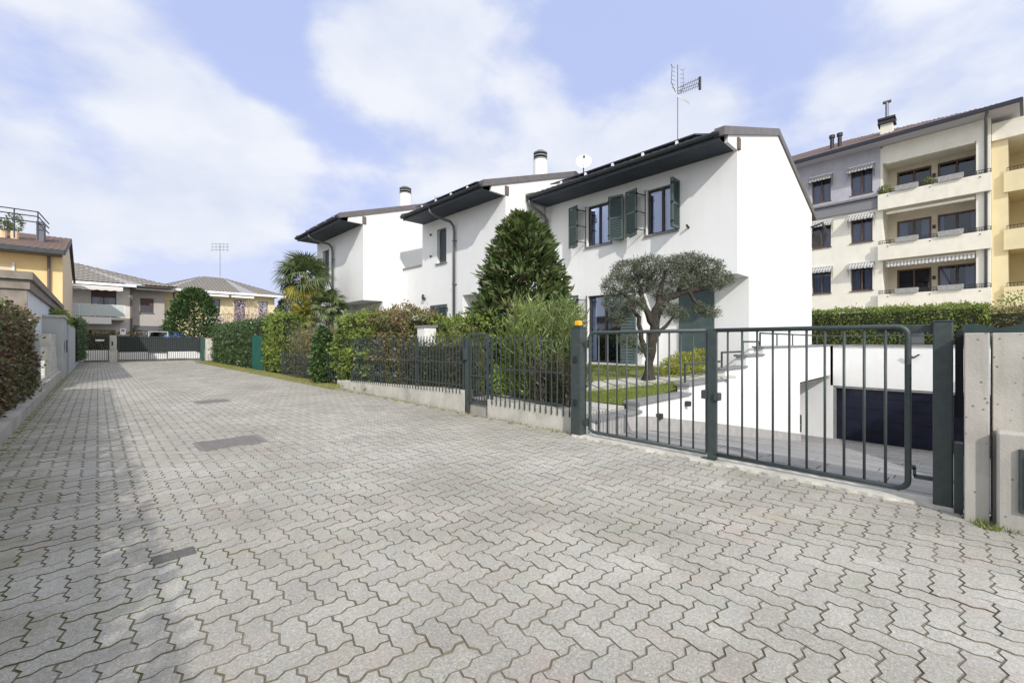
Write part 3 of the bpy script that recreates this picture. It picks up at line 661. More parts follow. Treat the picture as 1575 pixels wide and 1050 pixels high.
def fence(label, ya, yb, zlo, ztop, n, x=4.778, posts=True, rails=True, group='green railing fences along the drive'):
    t = thing('railing_fence', label, 'fence', (x, (ya+yb)/2, zlo(ya)), group)
    for k in range(n):
        y = ya+(yb-ya)*(k+.5)/n; MB().box(x-.0065, x+.0065, y-.0065, y+.0065, zlo(y), ztop).build('bar', GATE, t)
    for z in (zlo(ya)+.14, (zlo(ya)+ztop)/2+.02): MB().box(x+.008, x+.020, ya, yb, z, z+.026).build('rail', GATE, t)
    for k in range(int((yb-ya)/1.9)+2):
        y = ya+(yb-ya)*k/(int((yb-ya)/1.9)+1); MB().box(x+.028, x+.062, y-.02, y+.02, zlo(y)-.02, ztop-.03).build('post', GATE, t)
    return t
fence('green railing fence on the low wall between gate post and pedestrian gate', 3.76, 5.52, lambda y: .22, 1.375, 16)
fence('long green railing fence on the low wall between pedestrian gate and ivy', 6.30, 11.1, lambda y: .33-(y-6.3)*.02, 1.39, 44)
fence('distant stretch of green railing half buried in shrubs past the ivy', 11.9, 17.6, lambda y: .10, .98, 46, x=4.95)
pg = thing('pedestrian_gate', 'small green pedestrian gate between the two low walls', 'gate', (4.84, 5.9, .17))
q = MB(); q.box(4.82, 4.86, 5.63, 5.66, .19, 1.42); q.box(4.82, 4.86, 6.10, 6.13, .19, 1.42); q.box(4.82, 4.86, 5.66, 6.10, 1.39, 1.42); q.box(4.82, 4.86, 5.66, 6.10, .19, .22); q.box(4.825, 4.855, 5.66, 6.10, .66, .69); q.build('frame', GATE, pg)
for k in range(5): y = 5.66+.44*(k+1)/6; MB().box(4.833, 4.847, y-.007, y+.007, .22, 1.39).build('bar', GATE, pg)
MB().box(4.83, 4.86, 5.67, 5.75, 1.2, 1.30).build('lock_case', GATE, pg)
gpp = tag(MB().box(4.80, 4.90, 6.15, 6.24, -.02, 1.36).build('gate_post', GATE, bevel=.005), 'green post with letter box beside the pedestrian gate', 'post')
tag(MB().box(4.765, 4.80, 6.14, 6.25, .95, 1.15).build('letter_box', GATE, bevel=.006), 'small dark green letter box on the pedestrian gate post', 'letter box')
wp = thing('white_pillar', 'white rendered pillar standing in the hedge behind the long fence', 'pillar', (5.35, 8.35, .25))
MB().box(5.2, 5.5, 8.2, 8.5, .2, 1.60).build('shaft', STUCCO, wp); MB().box(5.17, 5.53, 8.17, 8.53, 1.602, 1.64).build('cap', GREYSTONE, wp)

# ------------------------------------------------------------------ white houses
def wall_face(mb, fm, u0, u1, z0, z1, holes, dep=.18):
    us = sorted({u0, u1, *[h[0] for h in holes], *[h[1] for h in holes]}); zs = sorted({z0, z1, *[h[2] for h in holes], *[h[3] for h in holes]})
    for a, b in zip(us, us[1:]):
        for c, d in zip(zs, zs[1:]):
            um, zm = (a+b)/2, (c+d)/2
            if a < u0-1e-6 or b > u1+1e-6 or c < z0-1e-6 or d > z1+1e-6: continue
            if any(h[0] < um < h[1] and h[2] < zm < h[3] for h in holes): continue
            mb.poly([fm(a, 0, c), fm(b, 0, c), fm(b, 0, d), fm(a, 0, d)])
    for h in holes:
        a, b, c, d = h[:4]
        mb.poly([fm(a, 0, c), fm(a, dep, c), fm(a, dep, d), fm(a, 0, d)]); mb.poly([fm(b, 0, c), fm(b, dep, c), fm(b, dep, d), fm(b, 0, d)])
        mb.poly([fm(a, 0, c), fm(b, 0, c), fm(b, dep, c), fm(a, dep, c)]); mb.poly([fm(a, 0, d), fm(b, 0, d), fm(b, dep, d), fm(a, dep, d)])
def window(parent, fm, u0, u1, z0, z1, dep=.14, fmat=DOORF, sill=True, curtain=.6, mull=1, t_=.06, name='window', smat=None, sproj=.06):
    q = MB(); D = dep
    q.fbox(fm, u0, u0+t_, D-.05, D, z0, z1); q.fbox(fm, u1-t_, u1, D-.05, D, z0, z1); q.fbox(fm, u0+t_, u1-t_, D-.05, D, z1-t_, z1); q.fbox(fm, u0+t_, u1-t_, D-.05, D, z0, z0+t_)
    for k in range(mull): c = u0+(u1-u0)*(k+1)/(mull+1); q.fbox(fm, c-.035, c+.035, D-.055, D, z0+t_, z1-t_)
    w_ = q.build(name, fmat, parent)
    n = mull+1
    for k in range(n):
        a = u0+(u1-u0)*k/n; b = u0+(u1-u0)*(k+1)/n
        MB().poly_([fm(a+t_*.6, D-.02, z0+t_), fm(b-t_*.6, D-.02, z0+t_), fm(b-t_*.6, D-.02, z1-t_), fm(a+t_*.6, D-.02, z1-t_)]).build('pane', GLASSD if fmat is BROWNF else GLASS, w_)
    q = MB(); q.poly([fm(u0-.0, D+.5, z0), fm(u1, D+.5, z0), fm(u1, D+.5, z1), fm(u0, D+.5, z1)]); q.poly([fm(u0, D, z0), fm(u0, D+.5, z0), fm(u0, D+.5, z1), fm(u0, D, z1)]); q.poly([fm(u1, D, z0), fm(u1, D+.5, z0), fm(u1, D+.5, z1), fm(u1, D, z1)]); q.poly([fm(u0, D, z0), fm(u1, D, z0), fm(u1, D+.5, z0), fm(u0, D+.5, z0)]); q.poly([fm(u0, D, z1), fm(u1, D, z1), fm(u1, D+.5, z1), fm(u0, D+.5, z1)])
    q.build('room_lining', BLACK, w_)
    if curtain:
        q = MB(); n = 22
        for (a, b) in (((u0+.03), u0+(u1-u0)*curtain*.5), (u1-(u1-u0)*curtain*.5, u1-.03)):
            us = np.linspace(a, b, n); ds = [D+.12+.02*math.sin(k*1.5)+.008*math.sin(k*.7) for k in range(n)]
            for k in range(n-1): q.poly([fm(us[k], ds[k], z0+.04), fm(us[k+1], ds[k+1], z0+.04), fm(us[k+1], ds[k+1], z1-.04), fm(us[k], ds[k], z1-.04)])
        q.build('curtain', CURT, w_)
    if sill: MB().fbox(fm, u0-.06, u1+.06, -sproj, D-.051, z0-.045, z0-.002).build('sill', smat or GREYSTONE, w_)
    return w_
def poly_(s, p): s.poly(p); return s
MB.poly_ = poly_
def shutter(parent, P, Q, z0, z1, n=24, bolt=True, name='shutter', m=None):
    """louvred leaf standing between plan points P and Q"""
    P = Vector((*P, 0)); Q = Vector((*Q, 0)); d = (Q-P); L_ = d.length; d.normalize(); nn = Vector((-d.y, d.x, 0)); q = MB()
    def f(u, t, z): v = P+d*u+nn*t; return (v.x, v.y, z)
    T = .016
    q.fbox(f, 0, .05, -T, T, z0, z1); q.fbox(f, L_-.05, L_, -T, T, z0, z1)
    for a, b in ((z0, z0+.07), (z1-.07, z1), ((z0+z1)/2-.03, (z0+z1)/2+.03)): q.fbox(f, .05, L_-.05, -T, T, a, b)
    for k in range(n):
        z = z0+.09+(z1-z0-.18)*(k+.5)/n; h = (z1-z0-.18)/n*.62
        q.hexa([f(.05, -T*.9, z-h), f(L_-.05, -T*.9, z-h), f(L_-.05, T*.9, z+h*.4), f(.05, T*.9, z+h*.4), f(.05, -T*.9, z-h+.007), f(L_-.05, -T*.9, z-h+.007), f(L_-.05, T*.9, z+h*.4+.007), f(.05, T*.9, z+h*.4+.007)])
    o = q.build(name, m or SHUT, parent)
    h = MB()
    for z in (z0+.15, (z0+z1)/2, z1-.15): h.fbox(f, -.03, .03, -T-.012, T+.012, z-.02, z+.02)
    h.build('hinge', BLACK, o)
    return o
TILE = mat('dark_roof_tile', (.075, .06, .06), .75, var=.35, vscale=5)
SOLAR = mat('solar_panel_glass', (.012, .016, .03), .12, spec=.8)
SOFF = mat('dark_soffit_board', (.030, .040, .058), .6, var=.2, vscale=5)
BEAM = mat('brown_painted_beam', (.14, .11, .10), .7)
TERR = mat('grey_terrace_coping', (.27, .265, .26), .8)
def white_house(label, X0, Yn, Yf, ridge, XR, XB, holes, ext=None, recess=2.6, group='white row houses stepping back along the drive'):
    """facade at X0 from Yn (near) to Yf; ridge line at XR"""
    global XF
    XF = S_HOUSE; c0 = S_HOUSE(((X0+XB)/2, (Yn+Yf)/2, .45)); t = thing('white_house', label, 'house', c0, group)
    fm = lambda u, d, z: (X0+d, u, z)
    EZ = 6.05; sl = (ridge-.28-EZ-.1)/(XR-X0+.9); zb = .30; RC = .85; RH = 2.98
    rz_ = lambda x: EZ+.1+sl*(x-(X0-.9)) if x < XR else EZ+.1+sl*(XR-X0+.9)-(x-XR)*sl*1.02
    q = MB()
    wall_face(q, fm, Yn+recess, Yf, zb, EZ+.2, [h for h in holes if h[0] >= Yn+recess and h[2] < 3])if False else None
    hs_hi = [h for h in holes]
    # facade: upper part full width, lower part only beyond the recess
    def cells():
        us = sorted({Yn, Yf, Yn+recess, *[h[0] for h in hs_hi], *[h[1] for h in hs_hi]}); zs = sorted({zb, EZ+.2, RH, *[h[2] for h in hs_hi], *[h[3] for h in hs_hi]})
        for a, b in zip(us, us[1:]):
            for c, d in zip(zs, zs[1:]):
                um, zm = (a+b)/2, (c+d)/2
                if any(h[0] < um < h[1] and h[2] < zm < h[3] for h in hs_hi): continue
                if um < Yn+recess and zm < RH: continue
                q.poly([fm(a, 0, c), fm(b, 0, c), fm(b, 0, d), fm(a, 0, d)])
    cells()
    for h in hs_hi:
        a, b, c, d = h[:4]; dep = .16
        for pts in (((a, 0, c), (a, dep, c), (a, dep, d), (a, 0, d)), ((b, 0, c), (b, dep, c), (b, dep, d), (b, 0, d)), ((a, 0, c), (b, 0, c), (b, dep, c), (a, dep, c)), ((a, 0, d), (b, 0, d), (b, dep, d), (a, dep, d))): q.poly([fm(*p) for p in pts])
    # recess walls + ceiling
    q.poly([(X0+RC, Yn, zb), (X0+RC, Yn+recess, zb), (X0+RC, Yn+recess, RH), (X0+RC, Yn, RH)])
    q.poly([(X0, Yn+recess, zb), (X0+RC, Yn+recess, zb), (X0+RC, Yn+recess, RH), (X0, Yn+recess, RH)])
    q.poly([(X0, Yn, RH), (X0+RC, Yn, RH), (X0+RC, Yn+recess, RH), (X0, Yn+recess, RH)])
    # side gables
    for y, rc in ((Yn, True), (Yf, False)):
        top = [(X0, y, rz_(X0)), (XR, y, rz_(XR)), (XB, y, rz_(XB))]
        if rc: q.poly([(X0, y, RH), (X0+RC, y, RH), (X0+RC, y, zb), (XB, y, zb)]+top[::-1])
        else: q.poly([(X0, y, zb), (XB, y, zb)]+top[::-1])
    q.poly([(XB, Yn, zb), (XB, Yf, zb), (XB, Yf, rz_(XB)), (XB, Yn, rz_(XB))])
    q.build('wall', STUCCO, t)
    # roof slab with rolled tiles
    roof = MB()
    n = int((Yf-Yn)/.05); ys = np.linspace(Yn+.12, Yf-.02, n)
    for (xa, xb) in ((X0-.93, XR), (XR, XB+.5)):
        V = []
        for k, y in enumerate(ys):
            b_ = .025*abs(math.sin(y/.22*math.pi)); V.append(((xa, y, rz_(xa)+.12+b_), (xb, y, rz_(xb)+.12+b_)))
        for k in range(n-1): roof.poly([V[k][0], V[k+1][0], V[k+1][1], V[k][1]])
        if xa < XR: 
            for k in range(n-1): roof.poly([(xa, ys[k], rz_(xa)+.09), (xa, ys[k+1], rz_(xa)+.09), V[k+1][0], V[k][0]])
    rf = roof.build('roof', TILE, t)
    # eave box: soffit, fascia, gutter, white end panels
    MB().box(X0-.90, X0-.002, Yn+.10, Yf-.10, EZ, EZ+.03).build('soffit', SOFF, t)
    MB().box(X0-.93, X0-.901, Yn+.08, Yf-.08, EZ-.02, EZ+.20).build('fascia', EAVE, t)
    q = MB(); gx = X0-1.0; gzv = EZ+.14
    for k in range(7):
        a0 = math.pi+k*math.pi/7; a1 = math.pi+(k+1)*math.pi/7
        q.poly([(gx+.07*math.cos(a0), Yn+.06, gzv+.07*math.sin(a0)), (gx+.07*math.cos(a1), Yn+.06, gzv+.07*math.sin(a1)), (gx+.07*math.cos(a1), Yf-.06, gzv+.07*math.sin(a1)), (gx+.07*math.cos(a0), Yf-.06, gzv+.07*math.sin(a0))])
    q.poly([(gx+.07*math.cos(math.pi+k*math.pi/7), Yn+.06, gzv+.07*math.sin(math.pi+k*math.pi/7)) for k in range(8)])
    q.build('gutter', EAVE, t)
    q = MB()
    for y0_, y1_ in ((Yn, Yn+.08),): q.prism([(X0-.62, EZ+.0), (X0-.002, EZ+.0), (X0-.002, rz_(X0)-.02), (X0-.62, rz_(X0-.62)-.02)], lambda a, b, s: (a, y0_ if s == 0 else y1_, b))
    q.build('eave_end_panel', STUCCO, t)
    MB().box(X0-.04, X0+.11, Yn-.05, Yn-.002, EZ+.02, EZ+.30).build('beam_end', BEAM, t)
    # verge caps along both gables, front slope and back slope
    for y0_, y1_ in ((Yn-.05, Yn+.18), (Yf-.15, Yf+.02)):
        q = MB()
        for xa, xb in ((X0-.98, XR+.05), (XR+.05, XB+.5)):
            za, zb_ = rz_(xa)-.02, rz_(xb)-.02; th = .20
            q.hexa([(xa, y0_, za), (xb, y0_, zb_), (xb, y1_, zb_), (xa, y1_, za), (xa, y0_, za+th), (xb, y0_, zb_+th), (xb, y1_, zb_+th), (xa, y1_, za+th)])
        q.build('verge_cap', FLASH, t)
    XF = None
    return t, fm, rz_
def stay(t, P, Q, z0, z1):
    q = MB()
    for z in (z0+.15, (z0+z1)/2, z1-.15): q.tube([(P[0], P[1], z), (Q[0], Q[1], z)], .013, 6)
    q.tube([(Q[0], Q[1], z0), (Q[0], Q[1], z1)], .013, 6); q.tube([(P[0]-.02, P[1], z0), (P[0]-.02, P[1], z1)], .013, 6)
    q.build('shutter_stay', BLACK, t)
def win_main(t, fm, y0, y1, z0, z1, kind, X0):
    global XF
    XF = S_HOUSE
    w_ = window(t, fm, y0, y1, z0, z1, curtain=.95 if z0 > 3 else .25)
    if kind:
        zz0, zz1 = z0+.0, z1+.02; sw = (y1-y0)/2*1.0
        k = .42
        if kind in ('both', 'left'):
            stay(t, (X0, y1+.04), (X0-k+.06, y1+.12), zz0, zz1); shutter(t, (X0-k+.05, y1+.12), (X0-k+.17, y1+.12+.43), zz0-.01, zz1); shutter(t, (X0-k+.12, y1+.17), (X0-.10, y1+.50), zz0, zz1)
        if kind == 'both':
            stay(t, (X0, y0-.03), (X0-.29, y0-.12), zz0, zz1); shutter(t, (X0-.29, y0-.13), (X0-.20, y0-.13-.44), zz0-.01, zz1); shutter(t, (X0-.22, y0-.17), (X0-.06, y0-.50), zz0, zz1)
        if kind == 'left':
            shutter(t, (X0-.02, y0-.02), (X0-k-.02, y0-.03), zz0, zz1); shutter(t, (X0-k-.02, y0-.07), (X0-.02, y0-.07), zz0, zz1)
    XF = None
    return w_
# nearest house (H3)
X3 = 11.5
h3, f3, r3 = white_house('nearest white house with two upper shuttered windows behind the olive tree', X3, 3.87, 10.27, 7.85, 14.85, 19.2, [(7.56, 8.45, 4.36, 5.66), (5.42, 6.33, 4.36, 5.66), (7.15, 8.42, .62, 2.76)], recess=2.6)
win_main(h3, f3, 7.56, 8.45, 4.36, 5.66, 'both', X3); win_main(h3, f3, 5.42, 6.33, 4.36, 5.66, 'left', X3); win_main(h3, f3, 7.15, 8.42, .62, 2.76, 'both', X3)
XF = S_HOUSE
fr = lambda u, d, z: (X3+.85+d, u, z)
d_ = MB(); d_.fbox(fr, 4.75, 5.75, -.05, -.002, .6, 2.75); d_.build('door', SHUT, h3)
# H2
X2 = 9.6
XF = None
h2, f2, r2 = white_house('middle white house with downpipe and one small upper window behind the magnolia', X2, 10.3, 15.3, 7.95, 13.2, 17.6, [(13.62, 14.25, 4.33, 5.66)], recess=2.3)
XF = S_HOUSE; window(h2, f2, 13.62, 14.25, 4.33, 5.66, dep=.2, curtain=0, mull=0); MB().fbox(f2, 13.68, 14.19, .10, .14, 4.39, 5.60).build('dark_window_panel', EAVE, h2)  # dark panel added over the pane, replacing its bright sky reflection
# closed shutter at ground floor
shutter(h2, (X2-.03, 13.55), (X2-.03, 14.1), 1.3, 2.72, 22); shutter(h2, (X2-.03, 14.12), (X2-.03, 14.67), 1.3, 2.72, 22)
# terrace wing between middle and far house
q = MB(); q.box(X2, X2+5, 15.302, 16.79, .3, 4.40); q.build('terrace_wing', STUCCO, h2); MB().box(X2-.05, X2+.25, 15.31, 16.8, 4.402, 4.46).build('terrace_coping', TERR, h2)
MB().fbox(f2, 16.2, 16.6, -.04, -.002, 2.1, 2.6).build('vent', BLACK, h2)
XF = None
X1 = 7.77
h1, f1, r1 = white_house('farthest white house with tall windowless side wall behind the palm', X1, 16.8, 21.9, 7.95, 11.6, 16.0, [(20.4, 21.15, 4.2, 5.6)], recess=2.5)
XF = S_HOUSE; window(h1, f1, 20.4, 21.15, 4.2, 5.6, dep=.2, curtain=0, mull=0, name='window'); MB().fbox(f1, 20.46, 21.09, .10, .14, 4.26, 5.54).build('dark_window_panel', EAVE, h1); XF = None  # same dark panel over this pane
# downpipes
def downpipe(t, X0, y, ye, off=0.0, z0=.35, corner=False):
    global XF
    XF = S_HOUSE; q = MB()
    q.tube([(X0-.95, ye, 6.12), (X0-.95, ye, 5.98), (X0-.75, ye-.02, 5.86), (X0-.25, y, 5.68), (X0-.12, y, 5.55), (X0-.09, y, 5.35), (X0-.09, y, z0)], .05, 10)
    o = q.build('downpipe', PIPE, t, smooth=True)
    for z in (5.0, 3.4, 1.8): MB().box(X0-.15, X0-.001, y-.06, y+.06, z, z+.03).build('pipe_clamp', PIPE, o)
    XF = None
downpipe(h2, X2, 13.0, 13.3); downpipe(h1, X1, 19.75, 20.2); downpipe(h3, X3, 10.1, 10.15)
# solar panels laid along the eaves
XF = S_HOUSE
def solar(X0, ya, yb, rz_, lab, nn):
    global XF
    XF = S_HOUSE
    t = thing('solar_panel_array', lab, 'solar panels', S_HOUSE((X0, (ya+yb)/2, 6.6)), 'solar panel rows on the white houses')
    L_ = (yb-ya)/nn
    for k in range(nn):
        a = ya+k*L_+.01; b = ya+(k+1)*L_-.01; x0, x1 = X0-.75, X0+.9; z0_, z1_ = rz_(x0)+.24, rz_(x1)+.24
        p = MB().hexa([(x0, a, z0_), (x1, a, z1_), (x1, b, z1_), (x0, b, z0_), (x0, a, z0_+.035), (x1, a, z1_+.035), (x1, b, z1_+.035), (x0, b, z0_+.035)]).build('solar_panel', SOLAR, t)
        MB().box(x0-.02, x0+.05, (a+b)/2-.03, (a+b)/2+.03, rz_(x0)+.14, z0_-.002).build('clamp', WHITEP, p)
    XF = None
solar(X3, 4.6, 9.4, r3, 'dark solar panels along the eave of the nearest house', 5); solar(X2, 10.9, 14.6, r2, 'dark solar panels along the eave of the middle house', 4); solar(X1, 17.4, 21.3, r1, 'dark solar panels along the eave of the farthest white house', 4)
# lamps and fittings
XF = S_HOUSE
q = MB(); q.box(X2-.12, X2-.01, 15.05, 15.15, 2.98, 3.06); q.tube([(X2-.1, 15.1, 3.06), (X2-.1, 15.1, 3.2)], [.07, .04], 8); tag(q.build('wall_lamp', DOORF), 'small dark lamp on the side of the middle house wall', 'light')
q = MB(); q.tube([(X3, 5.1, 4.35), (X3-.12, 5.1, 4.4)], .03, 8); tag(q.build('shutter_stay', DOORF), 'small dark shutter stay on the wall right of the upper windows', 'fitting')
for z in (4.65, 5.5):
    MB().box(X2-.06, X2-.002, 14.62, 14.68, z, z+.07).build('wall_hook', DOORF, h2)
# chimneys
def chimney(lab, x, y, zb, zt, r=.27):
    global XF
    XF = S_HOUSE
    t = thing('chimney', lab, 'chimney', S_HOUSE((x, y, zb)), 'white chimneys with louvred caps')
    q = MB(); q.tube([(x, y, zb), (x, y, zt-.38)], [r*1.12, r], 20); q.build('shaft', STUCCO, t, smooth=False)
    q = MB().tube([(x, y, zt-.38), (x, y, zt-.02)], r*.7, 16); q.build('flue', BLACK, t)
    for k in range(3):
        z = zt-.37+k*.125; q = MB(); n = 20; q.tube([(x, y, z+.0), (x, y, z+.045), (x, y, z+.07)], [r*1.02, r*1.02, r*.75], n); q.build('louvre_ring', GREYSTONE, t)
    XF = None
chimney('white round chimney with three dark rings on the farthest white house', 11.3, 19.6, 7.3, 9.15, .29)
chimney('white round chimney with three dark rings on the middle house roof', 12.7, 11.6, 7.3, 8.85, .27)
# satellite dish
XF = S_HOUSE
t = thing('satellite_dish', 'white satellite dish on the roof between the middle and nearest house', 'satellite dish', S_HOUSE((13.4, 9.9, 7.3)))
c = Vector((13.2, 9.85, 8.05)); n_ = Vector((-.75, -.6, .28)).normalized(); a_ = n_.cross(Vector((0, 0, 1))).normalized(); b_ = a_.cross(n_); q = MB()
rings = []
for i in range(5):
    r = .29*i/4; ring = []
    for j in range(20): th = j*math.pi/10; ring.append(c+n_*(r*r*.5)+(a_*math.cos(th)+b_*math.sin(th))*r)
    rings.append(ring)
for i in range(4):
    for j in range(20): q.poly([rings[i][j], rings[i][(j+1) % 20], rings[i+1][(j+1) % 20], rings[i+1][j]])
q.build('dish', WHITEP, t, smooth=True)
MB().tube([(13.25, 9.9, 7.2), (13.25, 9.9, 8.0)], .025, 8).build('mast', PIPE, t); q = MB().tube([c-b_*.27, c+n_*.27], .012, 6); q.tube([c+n_*.26-b_*.03, c+n_*.33], .04, 8); q.build('feed_arm', PIPE, t)
# antennas
ALU = mat('aluminium', (.20, .205, .22), .35, metal=.8)
def antenna(lab, x, y, z0, z1, kind, s=1.0):
    global XF
    XF = S_HOUSE; t = thing('antenna', lab, 'antenna', S_HOUSE((x, y, z0)), 'television antennas'); MB().tube([(x, y, z0), (x, y, z1)], .018*s, 6).build('mast', ALU, t)
    if kind == 'big':
        # panel antenna with zigzag elements
        q = MB()
        fw = Vector((-.35, -.93, 0)); sd_ = Vector((.93, -.35, 0)); o = Vector((x, y, z1-.55))
        for s_ in (-1, 1):
            p = [o+sd_*(.10*s_)+Vector((0, 0, -.45)), o+sd_*(.30*s_)+Vector((0, 0, -.15)), o+sd_*(.26*s_)+Vector((0, 0, .42)), o+sd_*(.32*s_)+Vector((0, 0, .5))]
            q.tube(p, .014, 5)
            for k in range(6): zz = -.35+k*.15; q.tube([o+sd_*(.12*s_)+Vector((0, 0, zz)), o+sd_*(.27*s_)+Vector((0, 0, zz+.02))], .008, 4)
        q.tube([o+Vector((0, 0, -.45)), o+Vector((0, 0, .5))], .02, 6); q.build('panel_element', ALU, t)
        # yagi pointing right
        q = MB(); d = Vector((.62, -.62, .16)).normalized(); p0 = Vector((x, y, z1-.95)); p1 = p0+d*.8; up = Vector((0, 0, .16)); q.tube([p0, p1+up], .012, 5); q.tube([p0+Vector((0, 0, .12)), p1+up*1.9], .012, 5); q.tube([p0-Vector((0, 0, .1)), p1+up*.4], .010, 5)
        for k in range(9):
            c_ = p0.lerp(p1, (k+1)/9.5)+up*((k+1)/9.5); q.tube([c_+Vector((.1, .1, -.10)), c_-Vector((.1, .1, -.14))], .007, 4)
        q.build('yagi_element', ALU, t)
        q = MB(); q.tube([p1+up*.2+Vector((0, 0, -.12)), p1+up*1.6+Vector((0, 0, .1))], .05, 6); q.build('end_plate', DOORF, t)
        q = MB(); q.hexa([(x-.05, y+.02, z1-1.15), (x+.35, y-.3, z1-1.42), (x+.38, y-.28, z1-1.40), (x-.02, y+.04, z1-1.12), (x-.05, y+.02, z1-1.05), (x+.28, y-.25, z1-1.28), (x+.3, y-.23, z1-1.28), (x-.02, y+.04, z1-1.05)]); q.build('reflector', ALU, t)
    else:
        q = MB()
        for k in range(3):
            zz = z1-.1-k*.22*s; q.tube([(x-.5*s, y+.3*s, zz), (x+.5*s, y-.3*s, zz+.06)], .012*s, 4)
            for j in range(5): cxx = x-.45*s+j*.22*s; q.tube([(cxx, y+.27*s-j*.13*s-.12, zz-.12*s), (cxx, y+.27*s-j*.13*s+.12, zz+.14*s)], .009*s, 4)
        q.build('element', ALU, t)
    XF = None
antenna('tall television antenna on the ridge of the nearest house', 15.0, 7.05, 7.4, 11.2, 'big')
antenna('low television antenna behind the ridge of the farthest white house', 13.6, 19.5, 7.5, 9.2, 'small', .9)
XF = None
antenna('thin television antenna on the yellow house across the far gate', 8.0, 46.5, 7.2, 10.2, 'small', 1.2)
# brackets on back corner of nearest house
XF = S_HOUSE
q = MB(); q.tube([(19.0, 3.85, 5.5), (19.0, 3.5, 5.6), (19.1, 3.4, 5.2), (19.2, 3.5, 4.9)], .04, 6); q.box(19.22, 19.4, 3.6, 3.9, 4.8, 5.3); q.build('bracket', DOORF, h3); XF = None

# ------------------------------------------------------------------ vegetation of the white houses' garden
MAG = leafmat('magnolia_leaf', (.070, .095, .035), .45, .025, .32, .12, col2=(.085, .125, .04), spec=.5)
MAGR = leafmat('rusty_magnolia_leaf', (.13, .085, .035), .35, .02, .5, .15)
LAUR = leafmat('dark_laurel_leaf', (.045, .085, .03), .4, .025, .35, .15, col2=(.07, .12, .035))
YGRN = leafmat('yellow_green_leaf', (.24, .31, .06), .4, .03, .5, .35, col2=(.14, .19, .045))
PHOT = leafmat('red_tipped_photinia_leaf', (.16, .18, .06), .45, .05, .4, .25, col2=(.25, .17, .09))
PHOTD = leafmat('dark_photinia_leaf', (.085, .105, .04), .5, .05, .35, .15, col2=(.15, .085, .055))
OLEA = leafmat('lance_leaf', (.24, .31, .08), .4, .03, .5, .35, col2=(.15, .21, .07))
OLIV = leafmat('silvery_olive_leaf', (.085, .105, .065), .5, .02, .6, .12, col2=(.15, .165, .115))
PALMG = leafmat('palm_leaf', (.085, .125, .045), .35, .03, .45, .2, col2=(.15, .18, .08))
PALMY = leafmat('yellowing_palm_leaf', (.30, .28, .06), .3, .03, .5, .3)
GREYG = leafmat('grey_green_needle', (.12, .15, .08), .4, .03, .7, .2)
FLOW = leafmat('pale_blossom', (.66, .50, .48), .2, .02, .8, .4)

# --- magnolia (conical)
def cone_tree(name, lab, cat, x, y, z0, H, Rm, m, n, L_, W_, m2=None, trunk=.08, zlow=.1, power=.75, group=None, clumps=.16):
    t = thing(name, lab, cat, (x, y, z0), group)
    q = MB().tube([(x, y, z0-.1), (x+.02, y, z0+H*.5), (x, y+.02, z0+H*.93)], [trunk, trunk*.6, trunk*.15], 10)
    for k in range(26):
        h = z0+H*(.12+.75*k/26); a = k*2.4; rr = Rm*(1-(h-z0)/H)**power*.8; q.tube([(x, y, h), (x+rr*.5*math.cos(a), y+rr*.5*math.sin(a), h+rr*.2), (x+rr*math.cos(a), y+rr*math.sin(a), h+rr*.35)], [trunk*.3, trunk*.2, .006], 5, False)
    q.build('trunk', BARK, t)
    u = rng.uniform(0, 1, n)**.8; a = rng.uniform(0, 2*math.pi, n); prof = np.where(u < zlow, .72+.28*u/zlow, (1-(u-zlow)/(1-zlow))**power)
    d = np.c_[np.cos(a), np.sin(a), np.full(n, .25)]; P0 = np.c_[np.cos(a)*Rm, np.sin(a)*Rm, u*H]
    lump = 1+clumps*(nz(P0, 2.2, x)+.7*nz(P0, 5.5, y))
    r = Rm*prof*lump*(.55+.45*rng.uniform(0, 1, n)**.45)+.03; P = np.c_[x+np.cos(a)*r, y+np.sin(a)*r, z0+.05+u*H*.97+rng.normal(0, .03, n)]
    leaves('foliage', P, d+np.array([0, 0, .5]), L_, W_, m, t, jit=.65)
    if m2: k = rng.uniform(0, 1, n) < .12; leaves('old_foliage', P[k]-d[k]*.06, d[k]-np.array([0, 0, .2]), L_, W_, m2, t, jit=.7)
    return t
cone_tree('magnolia_tree', 'tall dark conical magnolia with big glossy leaves in front of the white houses', 'tree', 7.3, 7.25, .35, 3.95, 1.12, MAG, 11500, .19, .078, MAGR, .07, zlow=.36, power=.50, clumps=.30)
# --- shrubs with upright stems and lance leaves
def lance(name, lab, cat, x, y, z0, rx, ry, H, ns, m, L_=.13, W_=.018, per=60, stemm=None, group=None, lean=.3, low=.1):
    t = thing(name, lab, cat, (x, y, z0), group); q = MB(); PP = []; DD = []
    for k in range(ns):
        a = random.uniform(0, 6.283); r = math.sqrt(random.random()); bx, by = x+rx*.75*r*math.cos(a), y+ry*.75*r*math.sin(a); h = H*random.uniform(.62, 1.03)*(1-.25*r*r); lx, ly = math.cos(a)*lean*r*rx+random.gauss(0, .07), math.sin(a)*lean*r*ry+random.gauss(0, .07)
        pts = [Vector((bx+lx*s_*s_, by+ly*s_*s_, z0+h*s_)) for s_ in (0, .33, .66, 1)]; q.tube(pts, [.009, .007, .005, .002], 4, False)
        s = rng.uniform(low, 1, per)**.8; P = np.c_[bx+lx*s*s, by+ly*s*s, z0+h*s]; aa = rng.uniform(0, 6.283, per); D = np.c_[np.cos(aa)*.6, np.sin(aa)*.6, np.full(per, .9)]; PP.append(P+rng.normal(0, .012, (per, 3))); DD.append(D)
    q.build('stems', stemm or BARK, t); leaves('foliage', np.concatenate(PP), np.concatenate(DD), L_, W_, m, t, jit=.35); return t
G1 = 'shrubs behind the railing fence'
